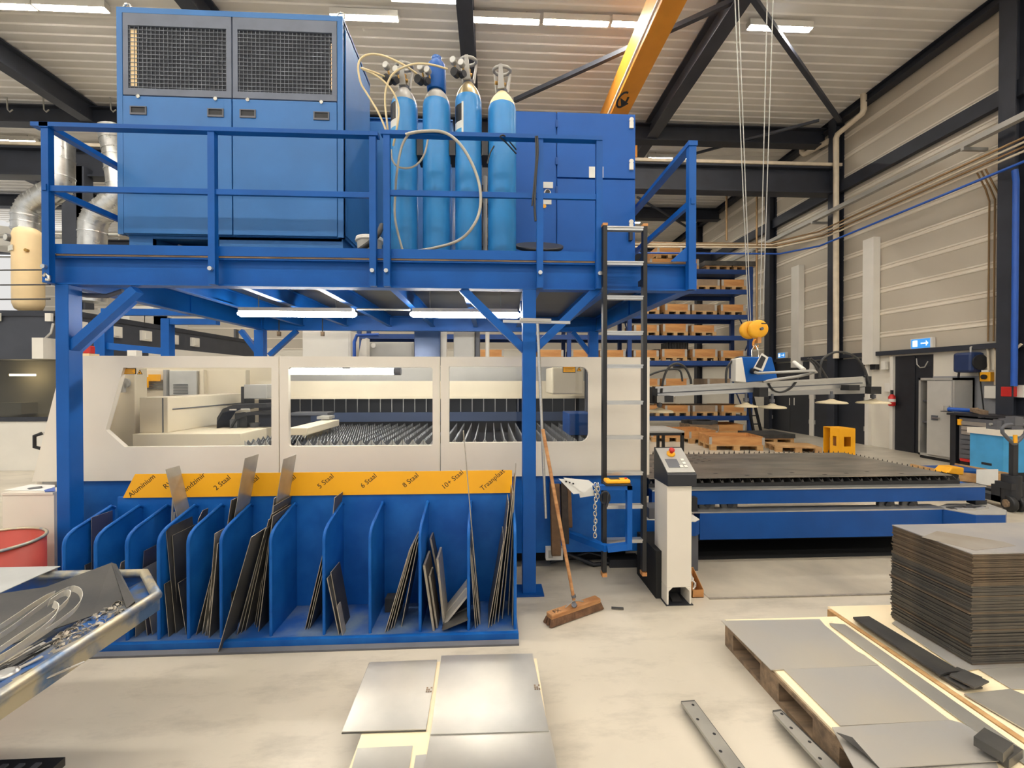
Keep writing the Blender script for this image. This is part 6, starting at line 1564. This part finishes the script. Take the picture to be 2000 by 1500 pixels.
def vh(pts, r=.013):
    ps = [at(p[0], p[1], YV-.06) for p in pts]; out = []
    for i in range(len(ps)-1):
        a = ps[max(i-1, 0)]; b = ps[i]; c = ps[i+1]; d = ps[min(i+2, len(ps)-1)]
        for k in range(6):
            u = k/6; out.append(.5*((2*b)+(c-a)*u+(2*a-5*b+4*c-d)*u*u+(3*b-3*c-a+d)*u**3))
    out.append(ps[-1]); P('air_hose', MB().tube(out, r, 8), RUB, t)
vh([(1292, 768), (1296, 740), (1306, 718), (1322, 710), (1338, 718), (1348, 738), (1350, 750)])
vh([(1250, 742), (1280, 728), (1310, 721), (1328, 724), (1333, 745)], .011)
vh([(1418, 748), (1420, 720), (1434, 702), (1452, 697), (1474, 700)])
vh([(1600, 737), (1605, 705), (1624, 690), (1645, 688), (1670, 697), (1688, 720), (1697, 750)])
vh([(1583, 700), (1598, 712), (1610, 730), (1616, 740)]); vh([(1578, 700), (1592, 714), (1603, 738)], .012)
vh([(1497, 730), (1502, 750), (1512, 763), (1527, 766), (1545, 758), (1557, 742), (1558, 730)], .010)
fin(t)
# hoist block with ropes
t = T('crane_hook_block', 'yellow crane hook block on steel ropes above the vacuum lifter', 'hook block')
c = at(1479, 643, YV+.1)
for (dx, dy) in ((-.015, .02), (.035, -.06)):
    P('sheave_cover', MB().lathe(c+Vector((dx-.03, dy+.06, 0)), [(.03, -.035), (.085, -.035), (.105, -.02), (.105, .02), (.085, .035), (.03, .035)], 28, (.25, 1, 0)), YEL, t, bev=0)
mb = MB(); P('hub', MB().cyl(c+Vector((.02, -.065, 0)), c+Vector((.02, -.03, 0)), .016, n=14), GREYD, t)
P('weight_print', MB().obox(c+Vector((.03, -.083, .055)), (.035, 0, 0), (0, .002, 0), (0, 0, .006)), BLK, t)
P('fork', MB().box(c.x-.01, c.y-.03, c.z-.16, c.x+.03, c.y+.03, c.z-.09), WOODR, t)
h = at(1476, 677, YV+.1); P('hook', MB().tube([h+Vector((.03*math.cos(a), 0, .05*math.sin(a)+.03)) for a in [1.6+k*.45 for k in range(11)]], [.012]*8+[.010, .007, .004], 8), ORANGE, t)
P('shackle', MB().tube([at(1469, 700, YV), at(1468, 685, YV+.05), at(1474, 672, YV+.1), at(1481, 685, YV+.05), at(1482, 700, YV)], .008, 8), CHROME, t)
for (p, q) in (((1433, -60), (1462, 628)), ((1440, -60), (1466, 628)), ((1512, -60), (1490, 620)), ((1500, -60), (1484, 622))):
    a = at(q[0], q[1], YV+.1); b = at(p[0], p[1], YV+.1); P('rope', MB().cyl(a, a+(b-a)*1.22, .0055, n=6), GREY, t)
fin(t)

# ================================================================ RIGHT WORKSHOP CORNER
XF = 9.18
def ypx(px, X, py=800): return atx(px, py, X).y
ya, yb = ypx(1864, XF), ypx(1794, XF); z0, z1 = .06, atx(1830, 738, XF).z
t = T('metal_locker', 'grey steel locker with half open door before the black doorway', 'locker')
P('body', MB().box(XF, ya, z0, 9.6, ya+.04, z1).box(XF, yb-.04, z0, 9.6, yb, z1).box(9.56, ya, z0, 9.6, yb, z1).box(XF, ya, z1-.05, 9.6, yb, z1).box(XF, ya, z0, 9.6, yb, z0+.05), GREY, t)
P('inner_shelf', MB().box(XF+.05, ya+.04, .75, 9.55, yb-.04, .78).box(XF+.05, ya+.04, 1.2, 9.55, yb-.04, 1.23), GREYD, t)
P('dark_inside', MB().box(9.5, ya+.04, z0+.05, 9.55, yb-.04, z1-.05), BLKM, t)
dr = P('door', MB().box(XF-.03, ya+.04, z0+.05, XF-.005, ypx(1813, XF), z1-.06), pm('locker_door', (190, 188, 182), .4, .1, .03), t)
c = atx(1826, 816, XF-.03); P('handle', MB().box(c.x-.02, c.y-.06, c.z-.05, c.x, c.y+.06, c.z+.05).mat(1).box(c.x-.04, c.y-.12, c.z-.012, c.x-.02, c.y+.02, c.z+.012), [GREYD, CHROME], dr)
P('foot', MB().box(XF+.02, ya+.02, 0, 9.58, yb-.02, z0), BLK, t); fin(t)
XB = 8.85
y1, y0 = ypx(1856, XB), ypx(1990, XB); z1 = atx(1885, 808, XB).z
t = T('tool_bench', 'cluttered steel workbench with drawer chest against the grey dado', 'workbench')
P('bench_top', MB().box(XB-.03, y0, z1-.04, 9.36, y1+.04, z1), BLKM, t); P('leg', MB().box(XB, y1-.10, 0, 9.3, y1, z1-.04), BLKM, t); P('leg', MB().box(XB, y0, 0, 9.3, y0+.08, z1-.04), BLKM, t)
ca, cb = ypx(1934, XB), ypx(1874, XB)
ch = P('drawer_chest', MB().box(XB, ca, .16, 9.3, cb, z1-.08), GREYD, t)
for k in range(8):
    zz = .2+(z1-.32)*k/8; P('drawer', MB().box(XB-.02, ca+.02, zz, XB, cb-.05, zz+(z1-.32)/8-.02), ALU if k > 4 else GREYD, ch)
P('yellow_corner', MB().box(XB-.03, cb-.05, z1-.22, XB, cb+.01, z1-.11), YEL, ch); P('red_bumper', MB().box(XB-.03, ca+.1, .14, XB, cb-.04, .19), REDP, ch)
P('caster', MB().lathe((XB+.03, cb-.08, .08), [(.02, -.02), (.08, -.02), (.08, .02), (.02, .02)], 16, (1, 0, 0)), BLK, ch); fin(t)
c = atx(1866, 800, XB+.2); c.z = z1
t = T('angle_grinder', 'blue power tool lying on the end of the workbench', 'power tool')
P('body', MB().cyl(c+Vector((0, .12, .05)), c+Vector((.05, -.30, .05)), .045, .035, 14), PIPEB, t); P('head', MB().cyl(c+Vector((0, .16, .02)), c+Vector((0, .16, .12)), .05, n=14), GREY, t); P('disc', MB().cyl(c+Vector((0, .16, .0)), c+Vector((0, .16, .012)), .09, n=18), BLK, t); fin(t)
c = atx(1912, 806, XB+.2); c.z = z1
S('pipe_fitting', MB().obox(c+Vector((0, 0, .05)), (.02, .12, .02), (.06, 0, 0), (0, 0, .035)).cyl(c+Vector((0, .1, .05)), c+Vector((0, .02, .09)), .03, n=10), WOODO, 'brownish worn fitting lying in the middle of the workbench', 'fitting')
XH = 8.0
y1, y0 = ypx(1895, XH), ypx(1960, XH); z1, zlo_ = atx(1895, 845, XH).z, atx(1895, 912, XH).z
t = T('blue_bin_cart', 'bright light blue panelled cart with a hand slot and grey top before the workbench', 'cart')
P('side_panel', MB().box(XH, y0, zlo_, XH+.03, y1, z1), BLUE_L, t); P('front_panel', MB().box(XH+.03, y0, zlo_, 8.75, y0+.03, z1), BLUE_L, t); P('top', MB().box(XH-.03, y0-.03, z1, 8.78, y1+.02, z1+.09), CREAM, t)
a, b = atx(1917, 902, XH), atx(1937, 910, XH); P('hand_slot', MB().box(XH-.004, b.y, b.z, XH, a.y, a.z), BLKM, t); P('skid', MB().box(XH+.04, y0+.04, 0, 8.7, y1-.04, zlo_), BLKM, t); fin(t)
c = Vector((XH+.25, y0+.16, z1+.09))
t = T('bench_vice', 'grey bench vice on the cart top left of the pallet truck handle', 'vice')
P('jaw', MB().box(c.x-.22, c.y-.05, c.z, c.x-.14, c.y+.1, c.z+.14).box(c.x-.10, c.y-.05, c.z+.03, c.x+.02, c.y+.1, c.z+.15), GREYD, t); P('screw', MB().cyl((c.x-.25, c.y+.02, c.z+.08), (c.x+.1, c.y+.02, c.z+.08), .02, n=10), GREY, t); P('anvil', MB().box(c.x+.02, c.y-.06, c.z, c.x+.25, c.y+.12, c.z+.17), GREYD, t); fin(t)
# crate, yellow cover
Yc = 5.9
a = at(1884, 952, Yc); b = at(1990, 975, Yc)
t = T('box_pallet', 'wooden crate with white paper on its front beside the pallet truck', 'box pallet')
xa, xb = ax(1884, Yc), ax(1984, Yc); z0, z1 = hz(968, Yc, 1930), hz(926, Yc, 1930)
P('collar', MB().prism([(xa, Yc+.25, z0), (ax(1912, Yc), Yc-.0, z0), (ax(1912, Yc), Yc-.0, z1), (xa, Yc+.25, z1)], (.02, .02, 0)).box(ax(1912, Yc), Yc, z0, xb, Yc+.022, z1).box(xa, Yc+.25, z0, xa+.02, Yc+.8, z1).box(xb-.02, Yc, z0, xb, Yc+.8, z1), WOOD, t)
P('paper_front', MB().box(ax(1908, Yc), Yc-.008, hz(960, Yc)+.0, ax(1950, Yc), Yc-.002, hz(927, Yc)), WHITEP, t, 'white paper on the crate')
P('pallet', MB().box(xa+.05, Yc+.03, .0, xb, Yc+.8, z0), pm('blue_pallet', (40, 70, 130), .6), t); P('contents', MB().box(xa+.06, Yc+.28, z0, xb-.04, Yc+.75, z1-.02), BLUE_M, t); fin(t)
t = T('yellow_cover', 'yellow moulded cover lying at the right end of the shuttle table', 'cover')
c = at(1867, 924, 5.75); zc_ = c.z
P('shell', MB().prism([(c.x-.13, 5.75, zc_), (c.x-.05, 5.75, zc_+.08), (c.x+.13, 5.75, zc_+.075), (c.x+.12, 5.75, zc_-.03), (c.x-.02, 5.75, zc_-.02)], (0, .2, 0)), YEL, t, bev=.015); P('stand', MB().box(c.x-.1, 5.8, 0, c.x+.1, 5.9, zc_-.02), BLKM, t); P('under_tray', MB().box(c.x-.16, 5.74, zc_-.05, c.x+.0, 5.9, zc_-.015), BLK, t); fin(t)
# pallet truck
YJ = 5.1
t = T('pallet_truck', 'black hand pallet truck with loop handle at the right frame edge', 'pallet truck')
xc_ = ax(1981, YJ); zh = hz(832, YJ, 1980)
P('drawbar', MB().bar((xc_, YJ, .38), (xc_, YJ, hz(868, YJ)), .065, .05, (0, 1, 0)), BLKM, t)
hp = [at(x, y, YJ-.02) for x, y in ((1981, 868), (1970, 858), (1958, 845), (1957, 836), (1964, 830), (1981, 829), (2000, 830), (2005, 838), (2002, 848), (1990, 860), (1981, 868))]
P('loop_handle', MB().tube(hp, .02, 10), GREYD, t); P('handle_hub', MB().box(xc_-.05, YJ-.05, hz(836, YJ), xc_+.06, YJ+.05, hz(818, YJ)), GREYD, t)
c = at(1981, 857, YJ-.03); P('yellow_label', MB().box(c.x-.02, YJ-.045, c.z-.05, c.x+.025, YJ-.03, c.z+.05), YEL, t)
P('hydraulic_pump', MB().cyl((xc_, YJ+.02, .15), (xc_, YJ+.02, .45), .09, n=18).box(xc_-.1, YJ-.06, .28, xc_+.16, YJ+.12, .36), BLKM, t)
for dx in (-.10, .02): 
    w_ = P('wheel', MB().lathe((xc_+dx+.03, YJ-.02, .10), [(.03, -.03), (.095, -.03), (.10, -.015), (.10, .015), (.095, .03), (.03, .03)], 24, (.95, -.3, 0)), BLK, t); P('hub', MB().cyl((xc_+dx-.015, YJ-.005, .10), (xc_+dx+.075, YJ-.035, .10), .05, n=16), WOODO, w_)
P('fork', MB().box(xc_-.05, YJ+.1, .08, xc_+.12, YJ+.9, .16).box(xc_+.28, YJ+.1, .08, xc_+.45, YJ+.9, .16).box(xc_-.05, YJ+.1, .08, xc_+.45, YJ+.2, .30), BLKM, t); fin(t)

# ================================================================ LIGHT AND FINISH
for r_ in ROOTS: fin(r_)
w = bpy.data.worlds.new('world'); SC.world = w; w.use_nodes = True
w.node_tree.nodes['Background'].inputs[0].default_value = (1.0, .985, .96, 1)
w.node_tree.nodes['Background'].inputs[1].default_value = .8
vs = SC.view_settings
vs.view_transform = 'Standard'; vs.look = 'None'; vs.gamma = 1; vs.use_curve_mapping = False; vs.exposure = 0.0
SC.cycles.max_bounces = 6; SC.cycles.transparent_max_bounces = 12
SC.cycles.use_denoising = True
SC.cycles.sample_clamp_indirect = 6
